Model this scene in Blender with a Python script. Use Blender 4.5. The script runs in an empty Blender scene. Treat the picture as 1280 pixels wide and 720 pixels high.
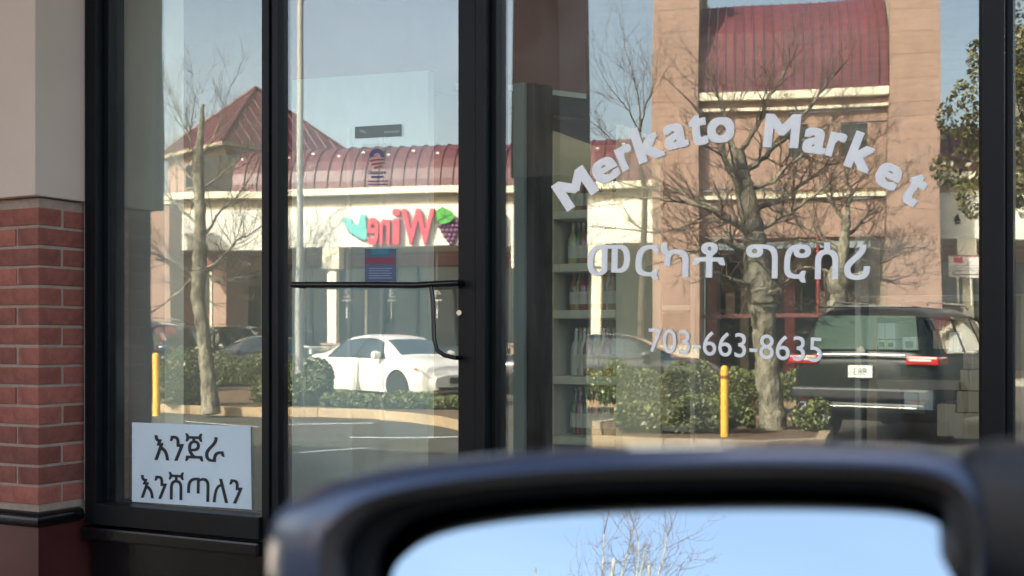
import bpy, bmesh, math, random
from mathutils import Vector, Matrix
random.seed(7)
PI = math.pi
sc = bpy.context.scene
COL = sc.collection

# ------------------------------------------------------------------ camera, sky, sun
EYE = 1.3
CAMD = 3.03                     # metres from the eye to the shop front (y = 0)
TH = math.radians(27)           # view turned to the left of the shop front's normal
F = 1500.0                      # focal length in pixels of a 1280 wide frame
HV = 425.0                      # row of the horizon
cam = bpy.data.cameras.new('camera'); camo = bpy.data.objects.new('camera', cam); COL.objects.link(camo)
camo.location = (0, -CAMD, EYE); camo.rotation_euler = (PI/2, 0, TH)
cam.sensor_width = 36; cam.lens = F/1280*36; cam.shift_y = (HV-360)/1280
cam.clip_start = .02; cam.clip_end = 2000
cam.dof.use_dof = True; cam.dof.focus_distance = 4.3; cam.dof.aperture_fstop = 7.5
sc.camera = camo

SUN = Vector((-.30, .75, .60)).normalized()
w = bpy.data.worlds.new("World"); sc.world = w; w.use_nodes = True
nt = w.node_tree; bg = nt.nodes['Background']
sky = nt.nodes.new('ShaderNodeTexSky'); sky.sky_type = 'NISHITA'; sky.sun_disc = False
sky.sun_elevation = math.asin(SUN.z); sky.sun_rotation = math.atan2(SUN.x, SUN.y)
sky.dust_density = 8.0; sky.air_density = 1.0; sky.ozone_density = .2; sky.altitude = 100
tcw = nt.nodes.new('ShaderNodeTexCoord'); sx = nt.nodes.new('ShaderNodeSeparateXYZ'); nt.links.new(tcw.outputs['Generated'], sx.inputs[0])
def wm(op, a, b):
    n = nt.nodes.new('ShaderNodeMath'); n.operation = op; n.use_clamp = False
    for i, q in enumerate((a, b)):
        if isinstance(q, (int, float)): n.inputs[i].default_value = q
        else: nt.links.new(q, n.inputs[i])
    return n.outputs[0]
hz_ = wm('POWER', wm('SUBTRACT', 1.0, wm('MAXIMUM', sx.outputs['Z'], 0.0)), 2.5)
mpw = nt.nodes.new('ShaderNodeMapping'); mpw.inputs['Scale'].default_value = (1, 1, 3.2); nt.links.new(tcw.outputs['Generated'], mpw.inputs[0])
nzw = nt.nodes.new('ShaderNodeTexNoise'); nzw.inputs['Scale'].default_value = 2.6; nzw.inputs['Detail'].default_value = 7; nt.links.new(mpw.outputs[0], nzw.inputs['Vector'])
thin = wm('MULTIPLY', hz_, wm('ADD', .25, wm('MULTIPLY', nzw.outputs[0], 1.5)))
vl = nt.nodes.new('ShaderNodeVectorMath'); vl.operation = 'SCALE'; vl.inputs[0].default_value = (2.35, 2.5, 2.45); nt.links.new(thin, vl.inputs['Scale'])
va = nt.nodes.new('ShaderNodeVectorMath'); va.operation = 'ADD'; nt.links.new(sky.outputs[0], va.inputs[0]); nt.links.new(vl.outputs[0], va.inputs[1])
nt.links.new(va.outputs[0], bg.inputs[0]); bg.inputs[1].default_value = .15
sl = bpy.data.lights.new('sun', 'SUN'); sl.energy = 4.7; sl.angle = math.radians(.5); sl.color = (1, .94, .84)
so = bpy.data.objects.new('sun', sl); COL.objects.link(so); so.rotation_euler = SUN.to_track_quat('Z', 'Y').to_euler()
sc.view_settings.view_transform = 'Standard'; sc.view_settings.look = 'None'
sc.view_settings.exposure = 2.05; sc.view_settings.gamma = 1
sc.cycles.max_bounces = 8; sc.cycles.transparent_max_bounces = 24; sc.cycles.glossy_bounces = 5; sc.cycles.diffuse_bounces = 3

# ------------------------------------------------------------------ where a direction of view meets the place
D_ = Vector((-math.sin(TH), math.cos(TH), 0)); R_ = Vector((math.cos(TH), math.sin(TH), 0))
DM = Vector((D_.x, -D_.y, 0)); RM = Vector((R_.x, -R_.y, 0))      # the same seen in the glass
CAM = Vector((0, -CAMD, EYE)); CM = Vector((0, CAMD+.08, EYE))
YG = .04                                                        # plane of the glass
def W(px, py, y):
    "point of the plane y seen directly"
    d = D_ + R_*((px-640)/F) + Vector((0, 0, (HV-py)/F))
    return CAM + d*((y+CAMD)/d.y)
def X(px, y): return W(px, HV, y).x
def Mz(px, py, Z):
    "point seen in the glass at distance Z"
    return CM + DM*Z + RM*((px-640)/F*Z) + Vector((0, 0, (HV-py)/F*Z))
def G(px, py):
    "ground point seen in the glass"
    return Mz(px, py, EYE*F/(py-HV))
FA = math.radians(16)
FO = Mz(640, HV, 37.3); FO.z = 0
FX = Vector((math.cos(FA), -math.sin(FA), 0)); FN = Vector((math.sin(FA), math.cos(FA), 0))
def fac(px, py, off=0):
    "(s, h) on the mall's facade plane moved off metres toward the shop"
    d = DM + RM*((px-640)/F) + Vector((0, 0, (HV-py)/F))
    P0 = FO + FN*off
    t = (P0-CM).dot(FN)/d.dot(FN)
    p = CM + d*t
    return (p-FO).dot(FX), p.z

# ------------------------------------------------------------------ materials
MATS = {}
def mat(name, col, rough=.6, metal=0, var=.12, scale=6, bump=0, bscale=None, coords='Object', spec=.5, rnd=0, emit=None, coat=0, stretch=None, col2=None):
    if name in MATS: return MATS[name]
    m = bpy.data.materials.new(name); m.use_nodes = True; n = m.node_tree; L = n.links
    b = n.nodes['Principled BSDF']
    b.inputs['Roughness'].default_value = rough; b.inputs['Metallic'].default_value = metal
    b.inputs['Specular IOR Level'].default_value = spec; b.inputs['Coat Weight'].default_value = coat
    tc = n.nodes.new('ShaderNodeTexCoord'); mp = n.nodes.new('ShaderNodeMapping'); L.new(tc.outputs[coords], mp.inputs[0])
    if stretch: mp.inputs['Scale'].default_value = stretch
    no = n.nodes.new('ShaderNodeTexNoise'); no.inputs['Scale'].default_value = scale; no.inputs['Detail'].default_value = 6
    no.inputs['Roughness'].default_value = .6
    L.new(mp.outputs[0], no.inputs['Vector'])
    r = n.nodes.new('ShaderNodeMapRange'); r.inputs['From Min'].default_value = .3; r.inputs['From Max'].default_value = .7
    L.new(no.outputs[0], r.inputs['Value'])
    mx = n.nodes.new('ShaderNodeMix'); mx.data_type = 'RGBA'
    c = Vector(col)
    c2 = Vector(col2) if col2 else c*(1+var)
    mx.inputs['A'].default_value = (*(c*(1-var)), 1); mx.inputs['B'].default_value = (*c2, 1)
    L.new(r.outputs[0], mx.inputs['Factor']); out = mx.outputs['Result']
    if rnd:
        oi = n.nodes.new('ShaderNodeObjectInfo'); hs = n.nodes.new('ShaderNodeHueSaturation')
        mr = n.nodes.new('ShaderNodeMapRange'); mr.inputs['To Min'].default_value = 1-rnd; mr.inputs['To Max'].default_value = 1+rnd
        L.new(oi.outputs['Random'], mr.inputs['Value']); L.new(mr.outputs[0], hs.inputs['Value']); L.new(out, hs.inputs['Color'])
        out = hs.outputs[0]
    L.new(out, b.inputs['Base Color'])
    if bump:
        nb = n.nodes.new('ShaderNodeTexNoise'); nb.inputs['Scale'].default_value = bscale or scale*4; nb.inputs['Detail'].default_value = 5
        L.new(mp.outputs[0], nb.inputs['Vector'])
        bp = n.nodes.new('ShaderNodeBump'); bp.inputs['Strength'].default_value = 1; bp.inputs['Distance'].default_value = bump
        L.new(nb.outputs[0], bp.inputs['Height']); L.new(bp.outputs[0], b.inputs['Normal'])
    if emit:
        b.inputs['Emission Color'].default_value = (*emit[0], 1); b.inputs['Emission Strength'].default_value = emit[1]
    MATS[name] = m; return m

def glass_mat(name, tint, refl, wave=0, wscale=1.5, rough=0.0):
    m = bpy.data.materials.new(name); m.use_nodes = True; n = m.node_tree; L = n.links; n.nodes.clear()
    o = n.nodes.new('ShaderNodeOutputMaterial'); mx = n.nodes.new('ShaderNodeMixShader')
    tr = n.nodes.new('ShaderNodeBsdfTransparent'); tr.inputs[0].default_value = (*tint, 1)
    gl = n.nodes.new('ShaderNodeBsdfGlossy'); gl.inputs['Roughness'].default_value = rough; gl.inputs[0].default_value = (.97, 1, .98, 1)
    lw = n.nodes.new('ShaderNodeLayerWeight'); lw.inputs[0].default_value = .5
    pw = n.nodes.new('ShaderNodeMath'); pw.operation = 'POWER'; pw.inputs[1].default_value = 5; L.new(lw.outputs['Facing'], pw.inputs[0])
    ma = n.nodes.new('ShaderNodeMath'); ma.operation = 'MULTIPLY_ADD'; ma.inputs[1].default_value = .9-refl; ma.inputs[2].default_value = refl
    L.new(pw.outputs[0], ma.inputs[0]); L.new(ma.outputs[0], mx.inputs[0]); L.new(tr.outputs[0], mx.inputs[1]); L.new(gl.outputs[0], mx.inputs[2])
    if wave:
        tc = n.nodes.new('ShaderNodeTexCoord'); mp = n.nodes.new('ShaderNodeMapping'); L.new(tc.outputs['Object'], mp.inputs[0])
        mp.inputs['Scale'].default_value = (1, 1, .55)
        no = n.nodes.new('ShaderNodeTexNoise'); no.inputs['Scale'].default_value = wscale; no.inputs['Detail'].default_value = 1.2
        L.new(mp.outputs[0], no.inputs['Vector'])
        bp = n.nodes.new('ShaderNodeBump'); bp.inputs['Strength'].default_value = 1; bp.inputs['Distance'].default_value = wave
        L.new(no.outputs[0], bp.inputs['Height']); L.new(bp.outputs[0], gl.inputs['Normal'])
    if wave:
        df = n.nodes.new('ShaderNodeBsdfDiffuse'); df.inputs[0].default_value = (.7, .7, .68, 1)
        n2 = n.nodes.new('ShaderNodeTexNoise'); n2.inputs['Scale'].default_value = 3.5; n2.inputs['Detail'].default_value = 8; n2.inputs['Roughness'].default_value = .7
        m2 = n.nodes.new('ShaderNodeMapping'); m2.inputs['Scale'].default_value = (1.6, 1, .7); m2.inputs['Rotation'].default_value = (0, .35, 0)
        L.new(tc.outputs['Object'], m2.inputs[0]); L.new(m2.outputs[0], n2.inputs['Vector'])
        r2 = n.nodes.new('ShaderNodeMapRange'); r2.inputs['From Min'].default_value = .38; r2.inputs['From Max'].default_value = .75; r2.inputs['To Min'].default_value = .004; r2.inputs['To Max'].default_value = .06
        L.new(n2.outputs[0], r2.inputs['Value'])
        x2 = n.nodes.new('ShaderNodeMixShader'); L.new(r2.outputs[0], x2.inputs[0]); L.new(mx.outputs[0], x2.inputs[1]); L.new(df.outputs[0], x2.inputs[2]); mx = x2
    L.new(mx.outputs[0], o.inputs[0]); MATS[name] = m; return m

brick_m = mat('brick', (.24, .074, .052), .85, var=.3, scale=22, bump=.003, bscale=90, rnd=.30)
mortar_m = mat('mortar', (.32, .24, .19), .95, var=.15, scale=30, bump=.002, bscale=120)
stucco_m = mat('stucco', (.56, .45, .37), .9, var=.04, scale=3, bump=.0006, bscale=220)
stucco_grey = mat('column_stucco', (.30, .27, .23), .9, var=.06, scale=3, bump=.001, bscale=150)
black_m = mat('black_aluminium', (.0045, .006, .008), .42, var=.25, scale=5, spec=.22)
gloss_black = mat('gloss_black_paint', (.006, .005, .0055), .22, var=.2, scale=9, bump=.0006, bscale=40)
asphalt_m = mat('asphalt', (.058, .054, .043), .85, var=.3, scale=1.4, bump=.006, bscale=60)
walk_m = mat('concrete', (.34, .31, .26), .9, var=.12, scale=4, bump=.002, bscale=60)
kerb_m = mat('kerb_concrete', (.36, .26, .155), .9, var=.18, scale=7, bump=.004, bscale=50, rnd=.1)
mulch_m = mat('mulch', (.13, .08, .045), .95, var=.4, scale=20, bump=.02, bscale=40)
tan_m = mat('tan_block', (.32, .206, .158), .9, var=.10, stretch=(1.6, 1.6, .5), scale=2.2, bump=.002, bscale=60, rnd=.05)
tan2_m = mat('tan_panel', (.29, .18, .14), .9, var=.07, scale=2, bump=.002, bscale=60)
cream_m = mat('cream_fascia', (.70, .68, .60), .8, var=.06, stretch=(1.5, 1.5, .4), scale=1.6)
cream2_m = mat('cream_trim', (.74, .68, .52), .7, var=.05, scale=2)
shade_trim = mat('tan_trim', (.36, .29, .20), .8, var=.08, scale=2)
red_roof = mat('red_metal_roof', (.115, .03, .038), .45, var=.15, scale=1.5, rnd=.12, bump=.002, bscale=5)
maroon_m = mat('maroon_band', (.30, .07, .075), .6, var=.1, scale=2)
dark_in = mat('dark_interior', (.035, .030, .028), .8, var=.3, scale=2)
dark_glass = mat('dark_window', (.03, .042, .048), .08, var=.3, scale=.8, spec=.8)
wall_in = mat('interior_paint', (.16, .16, .14), .8, var=.03, scale=2)
floor_in = mat('interior_floor', (.07, .06, .05), .5, var=.2, scale=3)
white_board = mat('white_board', (.62, .70, .68), .6, var=.03, scale=1.2)
white_m = mat('white_paint', (.80, .80, .80), .5, var=.02, scale=8)
vinyl_m = mat('white_vinyl', (.93, .90, .86), .5, var=.04, scale=25)
paper_m = mat('blue_white_paper', (.62, .72, .76), .7, var=.03, scale=8)
ink_m = mat('black_ink', (.012, .016, .022), .6, var=.2, scale=30)
yellow_m = mat('yellow_paint', (.78, .42, .035), .5, var=.14, scale=12, bump=.001)
bark_m = mat('sycamore_bark', (.085, .068, .045), .9, var=.45, scale=9, bump=.04, bscale=20, col2=(.33, .30, .22), stretch=(1, 1, .5))
twig_m = mat('twig_bark', (.075, .052, .038), .9, var=.3, scale=6)
redpole_m = mat('red_pole_paint', (.35, .05, .04), .5)
pole_m = mat('grey_pole_paint', (.33, .33, .31), .5, var=.08, scale=4)
chrome_m = mat('chrome', (.7, .7, .7), .15, 1, var=.05)
rubber_m = mat('tyre_rubber', (.02, .02, .021), .8, var=.2)
rim_m = mat('alloy_rim', (.42, .43, .44), .3, .9, var=.05)
dark_rim = mat('dark_rim', (.05, .05, .055), .35, .6, var=.05)
plastic_m = mat('black_plastic', (.018, .019, .021), .5, var=.2, scale=20)
seam_m = mat('dark_seam', (.02, .02, .02), .8)
lamp_red = mat('red_lens', (.45, .015, .015), .12, spec=.8, coat=1)
lamp_clear = mat('clear_lens', (.62, .60, .56), .1, spec=.8, coat=1)
amber_m = mat('amber_lens', (.75, .25, .05), .15, coat=1)
card_m = mat('cardboard', (.36, .25, .16), .85, var=.12, scale=5, rnd=.18)
shelf_m = mat('shelf_cream', (.62, .57, .40), .6, var=.06, scale=4)
redbrown = mat('red_brown_bulkhead', (.22, .075, .06), .7, var=.08, scale=2)
grey_green = mat('grey_green_frame', (.22, .26, .24), .5, var=.08, scale=4)
def car_paint(name, c, flake=0, rough=.3): return mat(name, c, rough, flake, var=.03, scale=3, coat=1)
GLASS = glass_mat('storefront_glass', (.90, .94, .92), .13, wave=.0017, wscale=1.5)
DOORGLASS = glass_mat('door_glass', (.90, .94, .92), .14, wave=.0005, wscale=2.1)
CARGLASS = glass_mat('car_glass', (.25, .30, .30), .10)
FARGLASS = glass_mat('shop_window_glass', (.55, .62, .64), .10)
MIRROR = mat('mirror_silver', (.42, .49, .53), .01, 1, var=.01)

def leaf_mat(name, c1, c2):
    m = bpy.data.materials.new(name); m.use_nodes = True; n = m.node_tree; L = n.links; b = n.nodes['Principled BSDF']
    g = n.nodes.new('ShaderNodeNewGeometry'); cr = n.nodes.new('ShaderNodeValToRGB')
    cr.color_ramp.elements[0].color = (*c1, 1); cr.color_ramp.elements[1].color = (*c2, 1)
    L.new(g.outputs['Random Per Island'], cr.inputs[0]); L.new(cr.outputs[0], b.inputs['Base Color'])
    b.inputs['Roughness'].default_value = .45
    MATS[name] = m; return m
leaf_hedge = leaf_mat('hedge_leaves', (.02, .035, .010), (.21, .23, .08))
leaf_olive = leaf_mat('olive_leaves', (.04, .045, .012), (.15, .125, .035))

# ------------------------------------------------------------------ mesh helpers
class MB:
    def __init__(s): s.v = []; s.f = []
    def add(s, v, f):
        k = len(s.v); s.v += [tuple(p) for p in v]; s.f += [tuple(i+k for i in q) for q in f]; return s
    def box(s, x0, x1, y0, y1, z0, z1, M=None):
        v = [Vector((x, y, z)) for z in (z0, z1) for y in (y0, y1) for x in (x0, x1)]
        if M: v = [M @ p for p in v]
        return s.add(v, [(0, 2, 3, 1), (4, 5, 7, 6), (0, 1, 5, 4), (2, 6, 7, 3), (0, 4, 6, 2), (1, 3, 7, 5)])
    def tube(s, pts, rad, n=6, cap=True):
        pts = [Vector(p) for p in pts]
        if not hasattr(rad, '__len__'): rad = [rad]*len(pts)
        V = []; up = None
        for i, p in enumerate(pts):
            d = (pts[min(i+1, len(pts)-1)]-pts[max(i-1, 0)])
            if d.length < 1e-9: d = Vector((0, 0, 1))
            d.normalize()
            if up is None: up = d.orthogonal().normalized()
            else:
                up = up - d*up.dot(d)
                up = up.normalized() if up.length > 1e-6 else d.orthogonal().normalized()
            b = d.cross(up)
            for k in range(n):
                a = 2*PI*k/n; V.append(p+(up*math.cos(a)+b*math.sin(a))*rad[i])
        Fc = [(i*n+k, i*n+(k+1) % n, (i+1)*n+(k+1) % n, (i+1)*n+k) for i in range(len(pts)-1) for k in range(n)]
        if cap: Fc += [tuple(range(n))[::-1], tuple((len(pts)-1)*n+k for k in range(n))]
        return s.add(V, Fc)
    def lathe(s, prof, n=16, axis='z', at=(0, 0, 0)):
        V = []; at = Vector(at)
        for r, h in prof:
            for k in range(n):
                a = 2*PI*k/n; c, q = r*math.cos(a), r*math.sin(a)
                V.append(at+Vector((c, q, h) if axis == 'z' else (c, h, q)))
        m = len(prof)
        Fc = [(i*n+k, i*n+(k+1) % n, (i+1)*n+(k+1) % n, (i+1)*n+k) for i in range(m-1) for k in range(n)]
        Fc += [tuple(range(n))[::-1], tuple((m-1)*n+k for k in range(n))]
        return s.add(V, Fc)
    def prism(s, poly, y0, y1, plane='xz'):
        n = len(poly)
        def P(a, b, c): return (a, c, b) if plane == 'xz' else ((a, b, c) if plane == 'xy' else (c, a, b))
        V = [P(a, b, y0) for a, b in poly]+[P(a, b, y1) for a, b in poly]
        return s.add(V, [tuple(range(n))[::-1], tuple(range(n, 2*n))]+[(i, (i+1) % n, (i+1) % n+n, i+n) for i in range(n)])
    def mesh(s, name, m, smooth=False, bevel=0):
        me = bpy.data.meshes.new(name); me.from_pydata([tuple(p) for p in s.v], [], s.f)
        b = bmesh.new(); b.from_mesh(me); bmesh.ops.recalc_face_normals(b, faces=b.faces)
        if bevel: bmesh.ops.bevel(b, geom=list(b.edges), offset=bevel, segments=2, affect='EDGES', clamp_overlap=True, profile=.6)
        b.to_mesh(me); b.free()
        me.materials.append(m)
        if smooth:
            for p in me.polygons: p.use_smooth = True
            me.set_sharp_from_angle(angle=math.radians(40))
        return me
    def build(s, name, m, parent=None, **k):
        return link(name, s.mesh(name, m, **k), parent)
def link(name, me, parent=None, loc=None):
    o = bpy.data.objects.new(name, me); COL.objects.link(o)
    if parent: o.parent = parent
    if loc is not None: o.location = loc
    return o
def tag(o, label=None, cat=None, group=None, kind=None):
    if label: o['label'] = label
    if cat: o['category'] = cat
    if group: o['group'] = group
    if kind: o['kind'] = kind
    return o
def thing(name, label, cat, loc=(0, 0, 0), rz=0, group=None):
    o = bpy.data.objects.new(name, None); COL.objects.link(o); o.location = loc; o.rotation_euler = (0, 0, rz)
    o.empty_display_size = .2
    return tag(o, label, cat, group)
def box(name, m, x0, x1, y0, y1, z0, z1, parent=None, bevel=0):
    return MB().box(x0, x1, y0, y1, z0, z1).build(name, m, parent, bevel=bevel)
def grp_copy(o, parent=None):
    c = o.copy(); COL.objects.link(c); c.parent = parent
    for ch in [q for q in o.children]: grp_copy(ch, c)
    return c

TXT = None
def glyphs(body, offset=.0, extrude=0, res=6, shear=0):
    "mesh data (vertices, faces) of a line of writing in the plane xy"
    cu = bpy.data.curves.new('writing', 'FONT'); cu.body = body; cu.offset = 0; cu.extrude = extrude; cu.resolution_u = res; cu.shear = shear
    o = bpy.data.objects.new('writing', cu); COL.objects.link(o)
    bpy.context.view_layer.update()
    dg = bpy.context.evaluated_depsgraph_get(); me = bpy.data.meshes.new_from_object(o.evaluated_get(dg))
    v = [x.co.copy() for x in me.vertices]; f = [tuple(p.vertices) for p in me.polygons]
    bpy.data.objects.remove(o); bpy.data.curves.remove(cu); bpy.data.meshes.remove(me)
    if offset:      # bolder strokes: the same outline cut several times, each layer a hair above the last
        v0, f0 = v, f; v = list(v0); f = list(f0)
        for k, (ox, oy) in enumerate(((1, 1), (1, -1), (-1, 1), (-1, -1), (1, 0), (-1, 0), (0, 1), (0, -1))):
            n_ = len(v)
            v += [Vector((p.x+offset*ox, p.y+offset*oy*.8, k+1)) for p in v0]; f += [tuple(i+n_ for i in q) for q in f0]
    return v, f
def fit(body, quad, m, name, parent, offset=0, thick=0, tdir=Vector((0, -1, 0)), shear=0):
    "a line of writing laid into the quad TL, TR, BR, BL of world (or parent) points"
    v, f = glyphs(body, offset, shear=shear)
    x0 = min(p.x for p in v); x1 = max(p.x for p in v); y0 = min(p.y for p in v); y1 = max(p.y for p in v)
    TL, TR, BR, BL = [Vector(q) for q in quad]
    b = MB()
    V = []
    for p in v:
        a = (p.x-x0)/(x1-x0); c = (p.y-y0)/(y1-y0)
        V.append((BL*(1-a)+BR*a)*(1-c)+(TL*(1-a)+TR*a)*c+tdir*(p.z*.00012 if not thick else p.z*.002))
    if thick:
        n = len(V); e = {}
        for q in f:
            for i in range(len(q)):
                k = (q[i], q[(i+1) % len(q)]); e[k] = e.get(k, 0)+1
        sides = [(a, b_, b_+n, a+n) for (a, b_) in e if (b_, a) not in e]
        V2 = V+[p+tdir*thick for p in V]
        b.add(V2, list(f)+[tuple(i+n for i in q)[::-1] for q in f]+sides)
    else: b.add(V, f)
    return b.build(name, m, parent)

# ================================================================== GROUND
gs = box('ground', asphalt_m, -260, 260, -300, 120, -.4, 0); tag(gs, kind='structure')
gs['label'] = 'grey tan asphalt of the parking lot'
# pavement along the shops
sw = MB().box(-30, 30, -1.0, .2, .004, .12).build('pavement', walk_m); tag(sw, kind='structure')
MB().box(-30, 30, -1.12, -1.004, .004, .125).build('pavement_kerb', kerb_m, sw)
# parking bay lines
def stripe(p0, p1, wd, name='bay_line'):
    p0 = Vector((p0.x, p0.y, .006)); p1 = Vector((p1.x, p1.y, .006)); d = (p1-p0).normalized(); n = Vector((-d.y, d.x, 0))*wd/2
    o = MB().add([p0-n, p1-n, p1+n, p0+n], [(0, 1, 2, 3)]).build(name, white_m, gs)
stripe(G(360, 531), G(470, 529), .10); stripe(G(440, 547), G(585, 546), .10)
stripe(G(380, 566), G(460, 560), .10); stripe(G(230, 528), G(322, 533), .08)
stripe(G(300, 505), G(180, 470), .10)
stripe(G(905, 600), G(1100, 590), .10)

# ================================================================== THE SHOP FRONT
shop = thing('shopfront', 'grocery shop front of black frames and tall reflecting windows', 'shopfront')
ztop = 2.72
xj0, xj1 = X(106, -.03), X(145, YG)
xm0, xm1 = X(327, -.03), X(363, YG)
xd0, xd1 = X(572, -.03), X(627, YG)
xr0, xr1 = X(1228, -.03), X(1268, YG)
sill = W(145, 626, YG).z
def member(nm, x0, x1, z0, z1, y0=-.03, y1=.09):
    return box(nm, black_m, x0, x1, y0, y1, z0, z1, shop, bevel=.002)
# jamb with a stepped stop, so its edge catches a line of light
member('jamb', xj0, xj1-.022, sill-.07, ztop); member('glazing_stop', xj1-.0215, xj1, sill, ztop, .006, .08)
xmm = xm0+.030
member('mullion', xm0, xmm-.002, .12, ztop)
member('glazing_stop', xm0-.012, xm0-.0005, sill, ztop, .01, .08)
member('jamb', xd0+.058, xd1-.018, .12, ztop); member('glazing_stop', xd1-.0175, xd1, sill, ztop, .008, .08)
member('mullion', xr0, xr1-.016, sill-.07, ztop); member('glazing_stop', xr1-.0155, xr1, sill, ztop, .008, .08)
member('glazing_stop', xr0-.012, xr0-.0005, sill, ztop, .01, .08)
# sills, heads
XE = 1.4
member('sill', xj1-.0215, xm0-.0005, sill-.07, sill-.0005, -.045)
member('sill', xd1-.0175, xr0-.0005, sill-.07, sill-.0005, -.045)
member('sill', xr1-.0155, XE, sill-.07, sill-.0005, -.045)
member('head', xj0, XE, ztop+.0005, ztop+.07)
member('mullion', XE+.0005, XE+.06, sill-.07, ztop)
member('transom', xmm, xd0+.0575, 2.505, 2.55)
def pane(x0, x1, z0, z1, m, par, nm='pane'):
    return box(nm, m, x0, x1, YG-.003, YG+.003, z0, z1, par)
p1 = pane(xj1, xm0-.012, sill, ztop, GLASS, shop)
p3 = pane(xd1, xr0-.012, sill, ztop, GLASS, shop)
p4 = pane(xr1, XE, sill, ztop, GLASS, shop)
pane(xmm, xd0+.0575, 2.5505, ztop, GLASS, shop)
# the door
dx0, dx1 = xmm+.001, xd0+.0565
door = box('door', black_m, dx0, xm1, -.022, .03, .14, 2.498, shop, bevel=.003)
box('stile', black_m, xd0, dx1, -.028, .03, .14, 2.498, door, bevel=.004)
box('rail', black_m, xm1+.0005, xd0-.0005, -.022, .03, 2.42, 2.498, door, bevel=.003)
box('rail', black_m, xm1+.0005, xd0-.0005, -.022, .03, .14, .34, door, bevel=.003)
pd = box('door_pane', DOORGLASS, xm1-.012, xd0+.012, .004, .01, .33, 2.43, door)
yh = -.062
hp = [W(366, 356, yh), W(450, 356, yh), W(520, 356.5, yh)]
cx, cz = W(541, 357, yh).x, W(541, 357, yh).z
zb = W(541, 447, yh).z
hp2 = [W(520, 356.5, yh), Vector((cx, yh, cz-.012)), Vector((cx+.002, yh, cz-.1)), Vector((cx+.004, yh, zb+.055)), Vector((cx+.014, yh, zb+.022)), Vector((cx+.04, yh, zb+.006)), Vector((xd0+.01, yh, zb))]
b = MB().tube([hp[0]+Vector((0, .06, 0)), hp[0], hp[1], hp[2], W(534, 355.5, yh), W(556, 354.5, yh), Vector((xd0+.015, yh, W(560, 354, yh).z)), Vector((xd0+.015, -.02, W(560, 354, yh).z))], .0095, 10)
b.tube([Vector((cx-.006, yh, cz-.004)), Vector((cx-.001, yh, cz-.03))]+hp2[2:]+[Vector((xd0+.012, -.02, zb))], .0065, 10)
b.build('pull_bar', gloss_black, door, smooth=True)
lk = W(575, 391, -.03)
MB().lathe([(.001, -.006), (.008, -.006), (.010, 0), (.010, .006)], 16, 'y', (lk.x, -.03, lk.z)).build('lock', chrome_m, door, smooth=True)

# knee wall, wall above, store mass
kw = thing('knee_wall', 'low dark painted wall under the left shop window', 'wall')
box('wall_core', gloss_black, xj0-.001, xm0, .0, .2, .12, sill-.0705, kw)
box('wall_core', gloss_black, xd1-.02, 4.2, .0, .2, .12, sill-.0705, kw)
box('ledge', gloss_black, xj0+.001, xm0, -.05, -.001, sill-.125, sill-.08, kw, bevel=.008)
up = thing('upper_wall', 'plain stucco wall above the shop windows', 'wall')
box('wall_face', stucco_m, -9, 9, -.02, .3, ztop+.0705, 6.6, up)
cn = thing('canopy', 'stucco canopy over the walkway in front of the shops', 'canopy')
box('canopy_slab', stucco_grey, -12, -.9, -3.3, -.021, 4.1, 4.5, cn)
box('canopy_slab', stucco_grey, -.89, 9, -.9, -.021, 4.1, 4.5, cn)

# ------------------------------------------------------------------ the brick pier at the left
pier = thing('brick_pier', 'red brick pier with beige stucco top left of the shop window', 'pier')
px_ = X(48, -.207)  # right face, from the corner seen at column 48
xr_ = -3.195
zb0, zb1 = W(48, 633, -.207).z, W(48, 247, -.207).z
yf = -.207
H = (zb1-zb0)/15.4
hb = H-.010
core = MB().box(xr_-1.6, xr_-.004, yf+.004, .2, zb0-.02, zb1).build('mortar_core', mortar_m, pier)
# bricks wrap the corner: stretchers and headers change places each course
def brickmesh(dx, dy):
    return MB().box(-dx/2, dx/2, -dy/2, dy/2, -hb/2, hb/2).mesh('brick', brick_m, bevel=.0025)
bs, bh, bt = brickmesh(.202, .096), brickmesh(.096, .202), brickmesh(.096, .096)
z = zb0+.004; c = 0
while z+hb < zb1+.03:
    zc = z+hb/2
    def put(me, x, y):
        o = link('brick', me, pier, (x+random.uniform(-.0012, .0012), y+random.uniform(-.0014, .0014), zc+random.uniform(-.001, .001)))
        o.rotation_euler = (0, random.uniform(-.006, .006), random.uniform(-.006, .006))
    if c % 2 == 0:      # a stretcher on the front, its end and another header on the side
        put(bs, xr_-.101, yf+.048)
        put(bt, xr_-.048, yf+.048+.108)
        x = xr_-.202-.0105-.101
    else:
        put(bh, xr_-.048, yf+.101)
        x = xr_-.096-.0105-.101
    for k in range(4):
        put(bs, x, yf+.048); x -= .2125
    z += H; c += 1
ztc = z-H+hb
stx = X(41, -.235)
b = box('stucco_shaft', stucco_m, xr_-1.7, xr_+.018, yf-.03, -.002, zb1+.004, 4.099, pier, bevel=.004)
# caulk line and the black moulding under the bricks
MB().tube([(xr_+.0085, -.012, zb0), (xr_+.0065, -.010, (zb0+zb1)/2), (xr_+.0085, -.012, zb1)], .006, 6).build('sealant', mat('sealant', (.30, .27, .25), .5), pier)
prof = [(0, 0), (.016, -.004), (.026, -.016), (.026, -.03), (.018, -.042), (.002, -.05)]
m_ = MB()
path = [(xr_-1.7, yf), (xr_, yf), (xr_, -.035)]
for i, (o_, dz) in enumerate(prof): pass
rings = []
for j, (x, y) in enumerate(path):
    ox, oy = (0, -1) if j == 0 else ((1, -1) if j == 1 else (1, 0))
    rings.append([(x+ox*o_, y+oy*o_, zb0-.022+dz) for o_, dz in prof]+[(x-.0*ox, y-.0*oy, zb0-.072)])
n = len(prof)+1
m_.add([p for r in rings for p in r], [(j*n+i, (j+1)*n+i, (j+1)*n+i+1, j*n+i+1) for j in range(2) for i in range(n-1)])
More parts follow.
